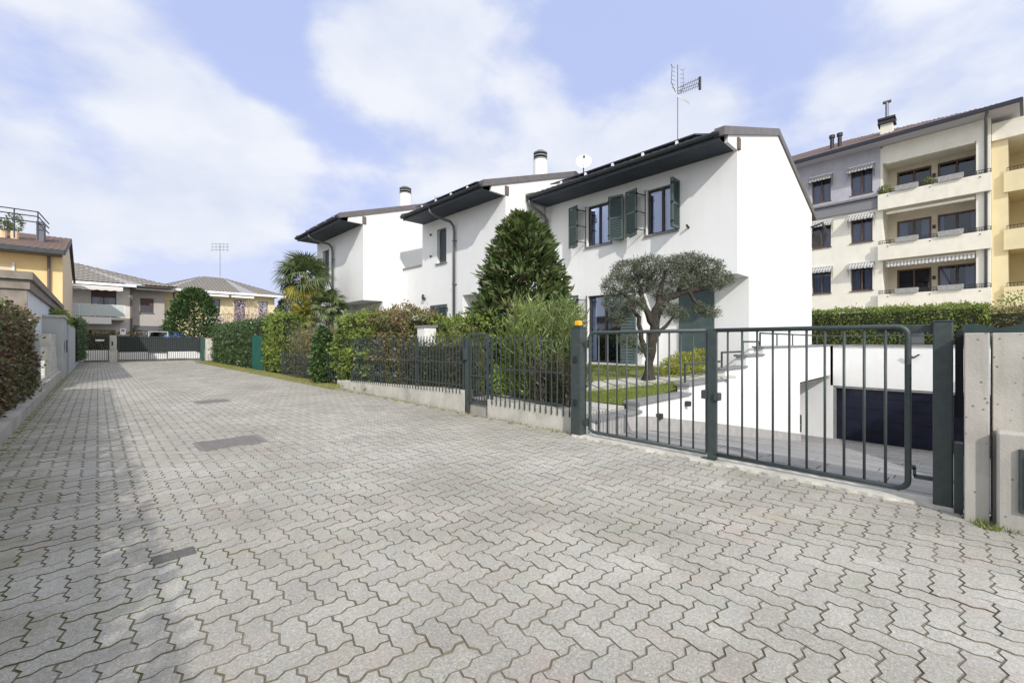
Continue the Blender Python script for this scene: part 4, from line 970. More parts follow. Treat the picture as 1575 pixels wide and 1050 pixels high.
lance('oleander_shrub', 'bright yellow-green lance-leaved shrub behind the fence next to the gate', 'shrub', 5.50, 4.85, .22, .46, .80, 1.90, 120, OLEA, .15, .02, 70, group=G1, low=.02)
lance('oleander_shrub', 'tall feathery yellow-green shrub beside the pedestrian gate, partly before the magnolia', 'shrub', 5.75, 5.55, .22, .5, .50, 2.05, 80, OLEA, .16, .02, 70, group=G1, low=.02)
lance('oleander_shrub', 'olive-green willowy shrub between the white pillar and pedestrian gate', 'shrub', 5.55, 7.3, .27, .5, .75, 1.40, 75, leafmat('olive_green_lance_leaf', (.13, .17, .045), .4, .03, .5, .3, col2=(.19, .21, .06)), .15, .02, 60, group=G1)
lance('dark_shrub', 'dark leafy shrub low at the foot of the fence near the gate post', 'shrub', 5.25, 4.55, .22, .25, .75, .85, 60, leafmat('dark_lance_leaf', (.06, .09, .045), .4, .04, .5, .2, col2=(.11, .08, .06)), .10, .024, 40, group=G1)
MESHG = mat('dark_green_screen_mesh', (.034, .040, .042), .8, var=.2, vscale=8)
t = thing('ball_shrub', 'lime-green rounded shrub seen through the pedestrian gate', 'shrub', (5.55, 6.12, .2)); P, D = crown_points(1800, [(5.55, 6.12, .52, .2, .2, .30)]); leaves('foliage', P, D, .05, .03, leafmat('lime_leaf', (.30, .42, .09), .2, .02, .6, .3), t); MB().tube([(5.55, 6.12, .15), (5.55, 6.12, .6)], .02, 6).build('stems', BARK, t)
hedge('photinia_hedge', 'red-tipped photinia hedge behind the long railing fence', 'hedge', 4.93, 5.95, 8.65, 10.3, .25, 1.92, PHOT, 10500, .07, .034, .24, group=G1)
hedge('dark_hedge', 'dense dark hedge low behind the long railing fence', 'hedge', 4.97, 5.2, 6.35, 10.4, .3, 1.25, leafmat('dull_twiggy_leaf', (.085, .11, .05), .5, .04, .6, .2, col2=(.14, .115, .08)), 6500, .06, .02, .16, group=G1)
hedge('laurel_hedge', 'mid-green laurel hedge between the willowy shrub and the white pillar', 'hedge', 5.6, 6.5, 7.0, 9.0, .3, 1.78, YGRN, 4500, .09, .045, .16, group=G1)
hedge('climbing_ivy', 'bright yellow-green ivy spilling over the far end of the long fence', 'ivy', 4.92, 5.8, 10.0, 12.6, .10, 1.98, YGRN, 12500, .085, .058, .34, roundtop=.45)
t = thing('ivy_column', 'dark green ivy clump standing in front of the shrubs at the driveway edge', 'ivy', (4.95, 13.6, 0)); P, D = crown_points(6500, [(4.95, 13.55, .45, .30, .42, .50), (5.0, 13.6, 1.0, .28, .38, .5), (5.02, 13.65, 1.38, .22, .3, .35)], .75); leaves('foliage', P, D*.6-np.array([0, 0, .4]), .09, .07, LAUR, t, jit=.5); MB().tube([(5, 13.6, -.05), (5, 13.6, 1.4)], [.1, .05], 8).build('stems', COREM, t)
hedge('mixed_shrub', 'brownish mixed shrubs behind the half-buried fence', 'shrub', 5.1, 6.2, 13.9, 16.6, .1, 1.62, PHOT, 6500, .08, .04, .25, roundtop=.3, group=G1)
lance('needle_shrub', 'soft grey-green feathery shrub rising above the fence between ivy and palm', 'shrub', 5.7, 15.2, .2, .9, 1.6, 2.05, 170, GREYG, .11, .008, 60, group=G1, lean=.6)
hedge('column_hedge', 'light green leafy column beside the dark hedge', 'hedge', 5.15, 6.0, 18.2, 20.9, .1, 2.35, YGRN, 6500, .11, .06, .22, roundtop=.3)
tag(MB().box(5.1, 5.16, 20.95, 22.5, -.02, 1.55).build('cloth_screen', mat('teal_screen', (.008, .10, .075), .6, var=.2, vscale=3)), 'teal green cloth screen between the light green column and the dark hedge', 'screen')
hedge('dark_hedge', 'long dark green hedge at the far right end of the driveway', 'hedge', 5.3, 6.6, 22.3, 33.5, -.02, 2.22, LAUR, 15000, .11, .055, .2, roundtop=.3)
hedge('back_hedge', 'green hedge along the middle house garden', 'hedge', 6.9, 7.5, 11.0, 17.0, .3, 1.85, LAUR, 4500, .09, .05, .18)
hedge('low_hedge', 'low green hedge at the foot of the middle house', 'hedge', 8.2, 8.8, 8.3, 13.0, .4, 1.55, YGRN, 4000, .09, .045, .18)
# verge strip
struct(tag(MB().box(4.55, 5.1, 11.3, 34, -.04, .028).build('verge', mat('mossy_verge_soil', (.20, .19, .09), .95, col2=(.30, .28, .19), vscale=2.5, bump=.8, bscale=50))))
blades('verge_grass', [(4.5, 11.6), (5.1, 11.6), (5.1, 33), (4.35, 33)], 14000, .05, GRY, z=.02, w=.007, label='dry yellowish grass along the right edge of the drive', cat='grass')
for pl in ([(4.68, 3.75), (4.79, 3.75), (4.79, 11.2), (4.66, 11.2)],): blades('weeds', pl, 900, .03, GRY, z=-.004, w=.006, label='thin weeds at the foot of the low walls', cat='weeds')
blades('weeds', [(4.38, -.30), (4.47, -.30), (4.47, -.02), (4.34, -.10)], 120, .045, GR, z=-.004, w=.006, label='green weed tuft at the foot of the concrete pillar', cat='weeds')
blades('weeds', [(-.86, 2), (-.72, 2), (-.74, 36), (-.86, 36)], 1500, .025, GR, z=-.004, w=.006, label='green weeds and moss along the left wall foot', cat='weeds')

# --- olive bonsai
t = thing('olive_tree', 'cloud-pruned olive tree with a gnarled dark trunk on the lawn behind the gate', 'tree', (8.5, 4.62, .4))
ox, oy = 8.5, 4.62
RV = Vector((.7214, -.6925, 0))          # sideways as the tree leans
def op(s, z, f=0.0): return Vector((ox, oy, 0))+RV*s+Vector((.6925, .7214, 0))*f+Vector((0, 0, z))
q = MB()
def gn(pts, r, n=10):
    P = []; Rr = []
    for k in range(len(pts)-1):
        for s_ in (0, .33, .66): P.append(pts[k].lerp(pts[k+1], s_)+Vector((random.gauss(0, .012), random.gauss(0, .012), 0))); Rr.append((r[k]+(r[k+1]-r[k])*s_)*random.uniform(.85, 1.18))
    P.append(pts[-1]); Rr.append(r[-1]); q.tube(P, Rr, n)
gn([op(-.03, .34), op(.0, .7), op(.03, 1.1), op(.12, 1.5), op(.16, 1.95), op(.22, 2.15)], [.16, .095, .10, .105, .09, .07], 12)
gn([op(.16, 1.9), op(.4, 2.22), op(.8, 2.36), op(1.2, 2.42), op(1.5, 2.55)], [.09, .08, .065, .05, .02])
gn([op(.6, 2.3), op(.75, 2.6), op(.95, 2.9)], [.05, .035, .015])
gn([op(.2, 2.1), op(.25, 2.45), op(.35, 2.8)], [.07, .045, .02])
gn([op(.1, 1.6), op(-.1, 2.0), op(-.2, 2.4), op(-.35, 2.8)], [.08, .06, .05, .02])
gn([op(-.1, 2.0), op(-.45, 2.25), op(-.8, 2.4)], [.055, .04, .015])
gn([op(.02, .85), op(-.16, 1.35), op(-.22, 1.8), op(-.5, 2.1)], [.075, .055, .05, .02])
gn([op(.85, 2.36), op(1.0, 2.1), op(1.3, 1.92)], [.045, .03, .012])
gn([op(.1, 1.35), op(.35, 1.6), op(.55, 1.85)], [.05, .035, .012])
gn([op(0, 1.0), op(-.25, 1.15), op(-.45, 1.25)], [.04, .03, .01])
q.build('trunk', mat('gnarled_olive_bark', (.045, .037, .032), .95, var=.45, vscale=18, bump=1.2, bscale=35, stretch=(1, 1, .4)), t, smooth=True)
bl = []
for (s, z, f, rx, rz_) in ((-.72, 2.48, 0, .30, .24), (-.42, 2.80, .1, .36, .26), (-.05, 2.88, -.1, .34, .22), (-.15, 2.52, .15, .34, .22), (.2, 2.66, .2, .26, .18), (.52, 2.90, 0, .30, .20), (.85, 2.98, .1, .38, .20), (1.22, 2.86, 0, .34, .20), (1.55, 2.62, .05, .26, .17),
                          (.62, 2.58, -.1, .28, .17), (1.0, 2.62, .15, .30, .18), (1.32, 2.50, -.1, .28, .14), (-.82, 2.12, 0, .20, .17), (-.62, 1.85, .1, .24, .20), (-.36, 2.05, -.15, .24, .18), (.38, 1.95, -.1, .22, .16), (.66, 1.86, .1, .20, .16), (1.05, 1.98, 0, .18, .12), (1.32, 1.90, .05, .20, .12), (-.45, 1.30, 0, .20, .14), (-.18, 1.12, -.1, .16, .12), (.35, 2.28, .1, .25, .12)):
    p = op(s, z, f); bl.append((p.x, p.y, p.z, rx, rx*1.0, rz_))
P, D = crown_points(34000, bl, .5); P += rng.normal(0, .02, P.shape)
leaves('foliage', P, D*.6+np.array([0, 0, .3]), .058, .014, OLIV, t, jit=.8)
q = MB()
for k in range(190):
    b_ = random.choice(bl); c = Vector(b_[:3]); d = Vector((random.gauss(0, 1), random.gauss(0, 1), random.gauss(.3, .8))).normalized(); e = c+Vector((d.x*b_[3], d.y*b_[4], d.z*b_[5]))*random.uniform(.9, 1.25); q.tube([c-Vector((0, 0, b_[5]*.4)), c.lerp(e, .5), e], [.010, .006, .002], 4, False)
for (s, z) in ((1.1, 3.0), (1.35, 3.05), (-.9, 2.7)): q.tube([op(s-.15, z-.45), op(s, z)], [.007, .003], 4, False)
q.build('twigs', BARK, t)['kind'] = 'stuff'
# small yellow shrub below olive
t = thing('low_yellow_shrub', 'small yellow-green shrub at the foot of the olive tree', 'shrub', (9.4, 4.25, .45)); P, D = crown_points(3200, [(9.5, 4.3, .75, .42, .42, .30), (9.15, 4.4, .68, .3, .3, .25), (9.9, 4.1, .85, .3, .3, .26)]); leaves('foliage', P, D, .055, .03, leafmat('gold_green_leaf', (.33, .34, .05), .3, .03, .6, .3), t); MB().tube([(9.5, 4.3, .4), (9.5, 4.3, .8)], .02, 6).build('stems', BARK, t)

# --- palms
def frond_mesh(L_, pet, nseg=30, fold=.25, droop=.35, seed=0):
    r_ = random.Random(seed); V = []; F = []
    # petiole along +x, then a fan in the xz.. plane lying in xy with drooping tips
    def quad(a, b, c, d): i = len(V); V.extend([a, b, c, d]); F.append((i, i+1, i+2, i+3))
    for s_ in (-1, 1): quad((0, -.012, 0), (0, .012, 0), (pet, .010, pet*.05*s_), (pet, -.010, pet*.05*s_))
    for k in range(nseg):
        a = (k/(nseg-1)-.5)*math.radians(250); l = L_*(1-.25*abs(k/(nseg-1)-.5)*2)*r_.uniform(.88, 1.05); ca, sa = math.cos(a), math.sin(a); w_ = .027
        z1 = fold*.08*abs(sa)*l; m_ = (pet+ca*l*.55, sa*l*.55, z1-.02*l); e = (pet+ca*l*.92, sa*l*.92, z1-droop*l*r_.uniform(.4, 1.2))
        px, py = -sa*w_, ca*w_
        quad((pet, 0, 0), (m_[0]+px, m_[1]+py, m_[2]), m_, (m_[0]-px, m_[1]-py, m_[2]+.01)); quad((m_[0]+px, m_[1]+py, m_[2]), (e[0]+px*.1, e[1]+py*.1, e[2]), (e[0]-px*.1, e[1]-py*.1, e[2]), (m_[0]-px, m_[1]-py, m_[2]+.01))
    me = bpy.data.meshes.new('frond'); me.from_pydata(V, [], F); return me
def palm(lab, x, y, z0, H, L_, pet, nf, m, m2, tr=.13, lo=-50):
    t = thing('palm_tree', lab, 'palm', (x, y, z0), 'fan palms'); q = MB(); q.tube([(x, y, z0-.1), (x, y, z0+H*.5), (x+.03, y, z0+H)], [tr, tr*.9, tr*1.25], 12)
    for k in range(70):
        h = z0+H*(.15+.85*k/70); a = k*2.4; rr = tr*1.0; q.tube([(x+rr*.7*math.cos(a), y+rr*.7*math.sin(a), h), (x+(rr+.09)*math.cos(a), y+(rr+.09)*math.sin(a), h+.10)], [.022, .006], 4, False)
    q.build('trunk', mat('fibrous_palm_trunk', (.12, .075, .055), .95, var=.4, vscale=20, bump=1, bscale=50), t)
    ms = [frond_mesh(L_, pet, seed=s_, droop=.35+.15*s_) for s_ in range(3)]
    for me in ms: me.materials.append(m)
    msy = frond_mesh(L_*.9, pet, seed=9, droop=.7); msy.materials.append(m2)
    for k in range(nf):
        el = 82-(82-lo)*(k/nf)**.9+random.gauss(0, 5); o = bpy.data.objects.new('frond', msy if el < -20 else ms[k % 3]); COL.objects.link(o); o.parent = t
        o.location = (.02, 0, H-.08+random.gauss(0, .03)); o.rotation_euler = (random.gauss(0, .25), -R(el), k*2.39996+random.gauss(0, .15))
    return t
palm('tall fan palm with a brown trunk in front of the farthest white house', 6.45, 19.75, .35, 3.7, .84, .66, 40, PALMG, PALMY)
palm('short yellowing fan palm leaning out below the tall palm', 6.15, 18.9, .35, 1.95, .50, .45, 18, PALMY, PALMY, .09, -30)
palm('short green fan palm growing right of the tall palm beside the downpipe', 6.95, 18.35, .35, 2.45, .52, .45, 22, PALMG, PALMG, .09, -45)

# ------------------------------------------------------------------ left side of the drive
tag(rough_strip('low_wall', -.86, -1.12, -2.0, 14.6, -.05, .19, CONC, 60, .004), 'low concrete kerb wall carrying the left hedge', 'wall')
hedge('photinia_hedge', 'tall red and green photinia hedge on the left edge of the picture', 'hedge', -2.4, -1.01, -2.5, 14.3, .12, 1.80, PHOTD, 52000, .066, .044, .14, group='clipped hedges')
GW = mat('grey_painted_wall', (.40, .41, .42), .85, var=.08, vscale=2, bump=.3, bscale=60); add_streaks(GW, .3, (.22, .22, .21), .8, 5)
t = thing('entrance_wall', 'grey stepped entrance wall and steps between the left hedge and the garage', 'wall', (-1.2, 18, 0))
MB().box(-1.15, -.95, 14.62, 14.85, -.05, 1.35).build('end_post', GW, t, bevel=.01)
for k in range(4):
    MB().box(-3.2, -.97-.02*k, 15.2+k*1.35, 21.4, .0+k*.38+.001, .38+k*.38).build('step', CONCW, t, bevel=.01)
MB().box(-1.9, -.86, 21.45, 24.0, -.05, 2.12).build('wall_block', GW, t, bevel=.01); MB().box(-1.95, -.82, 21.4, 24.05, 2.122, 2.2).build('coping', CONC, t)
MB().box(-1.6, -.80, 24.05, 36.5, -.05, 1.95).build('long_wall', GW, t, bevel=.01)
MB().box(-1.0, -.885, 14.85, 21.44, -.05, .30).build('kerb_wall', CONC, t)
MB().box(-.815, -.795, 22.3, 22.8, .9, 1.35).build('letter_box', DOORF, t)
t = thing('garage_annex', 'flat-roofed white garage with a broad brown-grey concrete fascia on the left', 'building', (-4, 24, 0))
MB().box(-9, -1.35, 17.05, 31.3, 0, 2.65).build('wall', mat('pale_grey_wall', (.62, .64, .68), .85, var=.06, vscale=2), t)
BFC = mat('brown_grey_fascia', (.23, .20, .17), .9, var=.2, vscale=4, bump=.4, bscale=60)
MB().box(-9.1, -1.28, 16.9, 31.4, 2.652, 2.88).build('fascia', BFC, t); MB().box(-9.15, -1.22, 16.8, 31.5, 2.9, 3.10).build('fascia', BFC, t)
MB().box(-9.0, -1.33, 16.96, 17.04, 1.7, 2.62).build('front_board', BFC, t)
MB().fbox(lambda u, d, z: (u, 17.05+d, z), -2.6, -1.5, -.03, -.002, 1.2, 2.4).build('gutter_panel', GW, t)
hedge('ivy_hedge', 'dark ivy hanging over the wall end beside the small far gate', 'hedge', -1.35, -.6, 30.5, 36.8, .3, 2.45, LAUR, 4500, .1, .05, .2)
hedge('ivy_hedge', 'bright green ivy cushion on top of the grey wall', 'hedge', -1.7, -.95, 24.1, 29.0, 1.9, 2.5, YGRN, 2500, .1, .05, .15)

# orange house
YEL = mat('orange_yellow_render', (.78, .58, .30), .9, var=.06, vscale=1.5, bump=.2, bscale=60)
PEACH = mat('pale_peach_render', (.74, .58, .40), .9, var=.05, vscale=1.5)
BRT = mat('brown_roof_tile', (.13, .085, .07), .85, var=.3, vscale=6)
t = thing('orange_house', 'orange-yellow rendered house with a brown roof and roof terrace at far left', 'house', (-6, 36, 0))
q = MB(); X = -1.28; q.poly([(X, 31.6, 0), (X, 43.5, 0), (X, 43.5, 5.7), (X, 38.0, 7.45), (X, 31.6, 5.85)]); q.build('side_wall', PEACH, t)
q = MB(); q.poly([(-14, 31.6, 0), (X, 31.6, 0), (X, 31.6, 5.85), (-14, 31.6, 5.85)]); q.build('wall', YEL, t)
q = MB()
n = 110; xs_ = np.linspace(-14, X+.12, n)
for ya, za, yb, zb_ in ((30.7, 5.78, 38.0, 7.62), (38.0, 7.62, 44.2, 5.7)):
    V = [((x, ya, za+.035*abs(math.sin(x*math.pi/.25))), (x, yb, zb_+.035*abs(math.sin(x*math.pi/.25)))) for x in xs_]
    for k in range(n-1): q.poly([V[k][0], V[k+1][0], V[k+1][1], V[k][1]])
q.build('roof', BRT, t)
q = MB(); q.box(-14, X+.1, 30.62, 30.74, 5.58, 5.78); q.hexa([(X+.02, 30.65, 5.55), (X+.14, 30.65, 5.55), (X+.14, 38, 7.4), (X+.02, 38, 7.4), (X+.02, 30.65, 5.75), (X+.14, 30.65, 5.75), (X+.14, 38, 7.6), (X+.02, 38, 7.6)]); q.hexa([(X+.02, 44.2, 5.5), (X+.14, 44.2, 5.5), (X+.14, 38, 7.4), (X+.02, 38, 7.4), (X+.02, 44.2, 5.7), (X+.14, 44.2, 5.7), (X+.14, 38, 7.6), (X+.02, 38, 7.6)]); q.build('gutter', EAVE, t)
MB().box(-14, X, 30.75, 31.6, 5.56, 5.62).build('soffit', BEAM, t)
q = MB().tube([(-1.75, 31.5, 5.6), (-1.75, 31.5, 0)], .06, 8); q.build('downpipe', BEAM, t)
q = MB().box(-3.9, -2.9, 31.55, 31.598, 3.6, 5.0); q.build('shutter', PEACH, t); MB().box(-2.95, -2.88, 31.50, 31.549, 3.5, 5.1).build('shutter_frame', WHITEP, t)
q = MB().box(-2.35, -2.05, 34.0, 34.9, 6.5, 7.7); q.build('chimney', mat('grey_roof_box', (.16, .16, .19), .8), t)
rt = thing('terrace_railing', 'dark metal railing round the roof terrace of the orange house', 'railing', (-5, 34.5, 6.6))
q = MB()
for z in (7.55, 7.85, 8.1): q.tube([(-8, 33.6, z), (-2.25, 33.6, z)], .03, 6); q.tube([(-2.25, 33.6, z), (-2.0, 36.0, z-.1)], .03, 6)
q.build('rail', EAVE, rt)
for k in range(8): MB().tube([(-8+k*.82, 33.6, 6.6), (-8+k*.82, 33.6, 8.1)], .03, 6).build('rail_post', EAVE, rt)
for k, (x, h) in enumerate(((-4.6, .8), (-3.9, .75), (-3.1, .9), (-3.5, .5))):
    p = thing('potted_plant', ('bushy green potted plant on the roof terrace, leftmost', 'pale potted plant on the roof terrace, second from left', 'potted plant on the roof terrace nearest the grey chimney box', 'low potted plant between the others on the roof terrace')[k], 'plant', (x, 34.0, 6.6), 'potted plants on the roof terrace')
    MB().tube([(x, 34.0, 6.6), (x, 34.0, 7.0)], [.14, .18], 10).build('pot', PEACH, p); P, D = crown_points(450, [(x, 34.0, 7.0+h*.5, .33, .33, h*.5)]); leaves('foliage', P, D, .12, .05, leafmat('sage_leaf', (.20, .24, .13), .3, .03, .7, .3), p)

# ------------------------------------------------------------------ far gate
FG = 37.4
fp = thing('gate_pillar', 'white rendered pillar between the pedestrian and the sliding far gates', 'pillar', (.72, FG, 0), 'pillars of the far gate'); MB().box(.55, .88, FG-.05, FG+.28, -.05, 1.70).build('shaft', CONCW, fp, bevel=.01); MB().box(.64, .72, FG-.08, FG-.052, 1.05, 1.3).build('intercom', DOORF, fp)
fp = thing('gate_pillar', 'wide grey concrete pillar at the right end of the sliding far gate', 'pillar', (5.95, FG, 0), 'pillars of the far gate'); MB().box(5.55, 6.4, FG-.05, FG+.3, -.05, 1.52).build('shaft', CONCW, fp, bevel=.01); MB().box(5.5, 6.45, FG-.08, FG+.33, 1.522, 1.56).build('cap', CONC, fp); MB().box(5.7, 6.2, FG-.3, FG-.06, -.05, .45).build('plinth', CONC, fp)
def far_gate(lab, xa, xb, nb, name):
    t = thing(name, lab, 'gate', ((xa+xb)/2, FG+.1, .05)); 
    for z in (.08, 1.60): MB().box(xa, xb, FG+.08, FG+.13, z, z+.05).build('rail', GATE, t)
    for x in (xa, xb-.05): MB().box(x, x+.05, FG+.08, FG+.13, .13, 1.60).build('stile', GATE, t)
    for k in range(nb): x = xa+(xb-xa)*(k+1)/(nb+1); MB().box(x-.012, x+.012, FG+.09, FG+.115, .13, 1.60).build('bar', GATE, t)
    return t
a = far_gate('small dark pedestrian gate at the far left end of the drive', -.62, .52, 10, 'far_pedestrian_gate')
b = far_gate('wide dark sliding gate closing the far end of the drive', .92, 5.3, 42, 'far_sliding_gate')
MB().box(.95, 5.28, FG+.135, FG+.15, .62, 1.58).build('screen_sheet', MESHG, b); MB().box(-.1, .3, FG+.05, FG+.08, 1.33, 1.44).build('name_plate', WHITEP, a)
tag(MB().box(5.3, 5.5, FG, FG+.15, -.02, 1.62).build('gate_post', mat('teal_green_post', (.03, .09, .07), .5)), 'green steel post at the right end of the far sliding gate', 'post')
t = thing('small_sign', 'small white sign with faint red and blue marks above the far pillar', 'sign', (1.2, FG+.4, 1.6)); MB().box(1.05, 1.32, FG+.2, FG+.22, 1.75, 2.15).build('board', WHITEP, t); MB().box(1.10, 1.27, FG+.19, FG+.199, 1.95, 2.10).build('emblem', mat('violet_print', (.25, .2, .5), .6), t); MB().box(1.17, 1.20, FG+.2, FG+.22, 1.0, 1.748).build('mast', PIPE, t)
q = thing('metal_frame', 'grey metal sign frame standing behind the far sliding gate', 'frame', (3.0, FG+.6, 0))
m_ = MB()
for x in (2.45, 3.45): m_.box(x, x+.06, FG+.5, FG+.56, 0, 1.95)
m_.box(2.45, 3.51, FG+.5, FG+.56, 1.952, 2.0); m_.build('frame', mat('galvanised', (.42, .43, .45), .5), q); MB().box(2.52, 3.44, FG+.52, FG+.53, .5, 1.0).build('panel', WHITEP, q)
tag(MB().box(-3, 8, FG+3.0, FG+3.2, 0, .72).build('yard_wall', WHITEP), 'low white wall in the yard behind the far gate', 'wall')
hedge('red_hedge', 'reddish hedge in front of the grey house behind the far gate', 'hedge', -1.2, 2.6, 41.5, 42.6, 0, 1.85, PHOT, 3500, .12, .06, .2)
q = MB()
for k in range(8):
    a0, a1 = k/8, (k+1)/8; f_ = lambda s_: 1.75+.32*math.sin(math.pi*min(1, s_*1.2))*(1-.3*s_); q.hexa([(3.6+1.6*a0, 41, 1.55), (3.6+1.6*a1, 41, 1.55), (3.6+1.6*a1, 42.2, 1.55), (3.6+1.6*a0, 42.2, 1.55), (3.6+1.6*a0, 41, f_(a0)), (3.6+1.6*a1, 41, f_(a1)), (3.6+1.6*a1, 42.2, f_(a1)), (3.6+1.6*a0, 42.2, f_(a0))])
q.box(3.65, 3.75, 41.1, 41.2, 0, 1.55); q.box(5.05, 5.15, 41.1, 41.2, 0, 1.55)
tag(q.build('blue_tarpaulin', mat('blue_tarp', (.12, .20, .55), .6)), 'blue tarpaulin cover stretched behind the far sliding gate', 'tarpaulin')
struct(MB().box(-8, 9, 37.8, 48, -.045, -.02).build('yard', FARG))

# far grey house
GRR = mat('grey_beige_render', (.43, .40, .375), .9, var=.06, vscale=2); GRL = mat('light_beige_render', (.63, .59, .55), .9, var=.06, vscale=2)
FTILE = mat('weathered_grey_tile', (.26, .235, .21), .9, var=.25, vscale=7, stretch=(4, .6, 1))
def hip_roof(t, x0, x1, y0, y1, z, H, over, m, name='roof', rows=.3, rx=None):
    x0 -= over; x1 += over; y0 -= over; y1 += over; yr = (y0+y1)/2; rx = rx or (y1-y0)/2; q = MB()
    def surf(x, y): # height
        s_ = H/((y1-y0)/2); e = [(y-y0)*s_, (y1-y)*s_, (x-x0)*H/rx, (x1-x)*H/rx]; return z+max(0, min(min(e), H))
    n = int((x1-x0)/.14); m_n = 14; xs_ = np.linspace(x0, x1, n+1); ys_ = np.linspace(y0, yr, m_n+1)
    for i in range(n):
        for j in range(m_n):
            a, b, c, d = xs_[i], xs_[i+1], ys_[j], ys_[j+1]; r = .04*(i % 2); r2 = .04*((i+1) % 2); q.poly([(a, c, surf(a, c)+r+.03), (b, c, surf(b, c)+r2+.03), (b, d, surf(b, d)+r2), (a, d, surf(a, d)+r)])
    q.poly([(x0, y1, z), (x1, y1, z), (x1-rx, yr, z+H), (x0+rx, yr, z+H)])
    return q.build(name, m, t)
t = thing('grey_house', 'grey-beige two-storey house with a white balcony behind the far gate', 'house', (1, 48, 0))
fA = lambda u, d, z: (u, 45.5+d, z); fB = lambda u, d, z: (u, 46.3+d, z)
q = MB(); wall_face(q, fA, -2.6, 1.9, 0, 5.75, [(-.35, 1.05, 3.2, 5.35), (-.6, 1.0, .1, 2.2)]); q.poly([(1.9, 45.5, 0), (1.9, 46.3, 0), (1.9, 46.3, 5.75), (1.9, 45.5, 5.75)]); q.build('wall', GRL, t)
q = MB(); wall_face(q, fB, 1.9, 4.05, 0, 5.6, [(2.5, 3.35, 3.65, 4.85), (2.1, 3.9, .1, 2.4)]); q.build('wall', GRR, t)
window(t, fA, -.35, 1.05, 3.2, 5.35, fmat=BROWNF, sill=False, curtain=.6, mull=1); window(t, fA, -.6, 1.0, .1, 2.2, fmat=BROWNF, sill=False, curtain=0); MB().fbox(fA, -.3, 1.0, .05, .08, 4.7, 5.3).build('roller_blind', mat('brown_blind', (.12, .07, .065), .7), t)
window(t, fB, 2.5, 3.35, 3.65, 4.85, fmat=BROWNF, sill=True, curtain=.9); window(t, fB, 2.1, 3.9, .1, 2.4, fmat=DOORF, sill=False, curtain=0)
MB().fbox(fB, 2.56, 3.29, .05, .08, 4.3, 4.8).build('roller_blind', mat('brown_blind', (.12, .07, .065), .7), t)
MB().box(1.85, 2.0, 45.44, 45.499, 0, 5.7).build('corner_pier', BEAM, t)
MB().box(-2.6, 1.5, 44.3, 45.498, 2.95, 3.12).build('balcony', GRL, t); 
q = MB(); q.box(-2.6, .75, 44.22, 44.298, 2.62, 3.12); q.build('balcony_front', WHITEP, t)
for k in range(5): MB().box(-2.6+k*.82+.03, -2.6+(k+1)*.82-.03, 44.26, 44.29, 3.2, 4.0).build('railing_panel', mat('frosted_panel', (.50, .56, .57), .35), t)
q = MB(); q.box(-2.6, 1.5, 44.25, 44.3, 4.02, 4.07)
for k in range(6): q.box(-2.6+k*.82-.02, -2.6+k*.82+.02, 44.25, 44.3, 3.12, 4.02)
q.build('balcony_railing', WHITEP, t)
hip_roof(t, -9, 4.05, 45.5, 56, 5.78, 2.3, .7, FTILE, rx=7.5); MB().box(-9.7, 2.2, 44.72, 44.82, 5.55, 5.74).build('gutter', WHITEP, t); MB().box(2.2, 4.6, 45.4, 45.5, 5.45, 5.6).build('gutter', WHITEP, t)
MB().box(-9.6, 4.4, 44.83, 46.3, 5.66, 5.72).build('soffit', BEAM, t)
q = MB()
n = 16; xs_ = np.linspace(-2.4, 1.4, n+1)
for k in range(n):
    a, b = xs_[k], xs_[k+1]; za = 5.15-.05*(k % 2); q.poly([(a, 44.2, 5.35), (b, 44.2, 5.35), (b, 44.18, 5.15-.05*((k+1) % 2)), (a, 44.18, za)]); q.poly([(a, 44.2, 5.35), (b, 44.2, 5.35), (b, 45.3, 5.6), (a, 45.3, 5.6)])
q.build('awning', mat('pale_awning', (.6, .58, .56), .9), t)
q = MB(); 
for k in range(10): q.poly([(2.1+k*.18, 46.2, 2.6), (2.28+k*.18, 46.2, 2.6), (2.28+k*.18, 45.0, 2.15), (2.1+k*.18, 45.0, 2.15)])
q.build('porch_awning', mat('charcoal_awning', (.10, .10, .11), .9), t)
# far yellow house
t = thing('yellow_house', 'pale yellow two-storey house with a low hipped roof behind the round tree', 'house', (8.5, 50, 0))
fC = lambda u, d, z: (u, 47+d, z); YL = mat('pale_yellow_render', (.74, .64, .38), .9, var=.05, vscale=2)
q = MB(); wall_face(q, fC, 4.05, 12.6, 0, 5.75, [(5.0, 5.8, 3.3, 5.1), (7.25, 8.1, 3.1, 5.2), (9.2, 10.1, 3.1, 5.2), (11.2, 12.0, 3.1, 5.2)]); q.poly([(12.6, 47, 0), (12.6, 57, 0), (12.6, 57, 5.75), (12.6, 47, 5.75)]); q.build('wall', YL, t)
for a, b in ((5.0, 5.8), (7.25, 8.1), (9.2, 10.1), (11.2, 12.0)): window(t, fC, a, b, 3.3 if a == 5 else 3.1, 5.1 if a == 5 else 5.2, fmat=PIPE, sill=False, curtain=.95)
MB().tube([(4.75, 46.95, 0), (4.75, 46.95, 5.6)], .05, 6).build('downpipe', BEAM, t)
hip_roof(t, 4.1, 12.6, 47, 57, 5.82, 1.95, .8, FTILE, rx=4.2)
MB().box(3.4, 13.5, 46.1, 46.2, 5.62, 5.82).build('gutter', WHITEP, t); MB().box(3.5, 13.4, 46.21, 47, 5.72, 5.78).build('soffit', WHITEP, t)
MB().box(6.3, 12.6, 45.9, 46.998, 2.6, 2.95).build('balcony', GRR, t); MB().box(6.9, 8.0, 45.82, 45.88, 2.8, 3.9).build('balcony_panel', WHITEP, t)
q = MB(); q.box(8.0, 12.6, 45.85, 45.89, 3.75, 3.8)
for k in range(30): q.box(8.0+k*.155, 8.02+k*.155, 45.86, 45.88, 2.95, 3.75)
q.build('balcony_railing', DOORF, t)
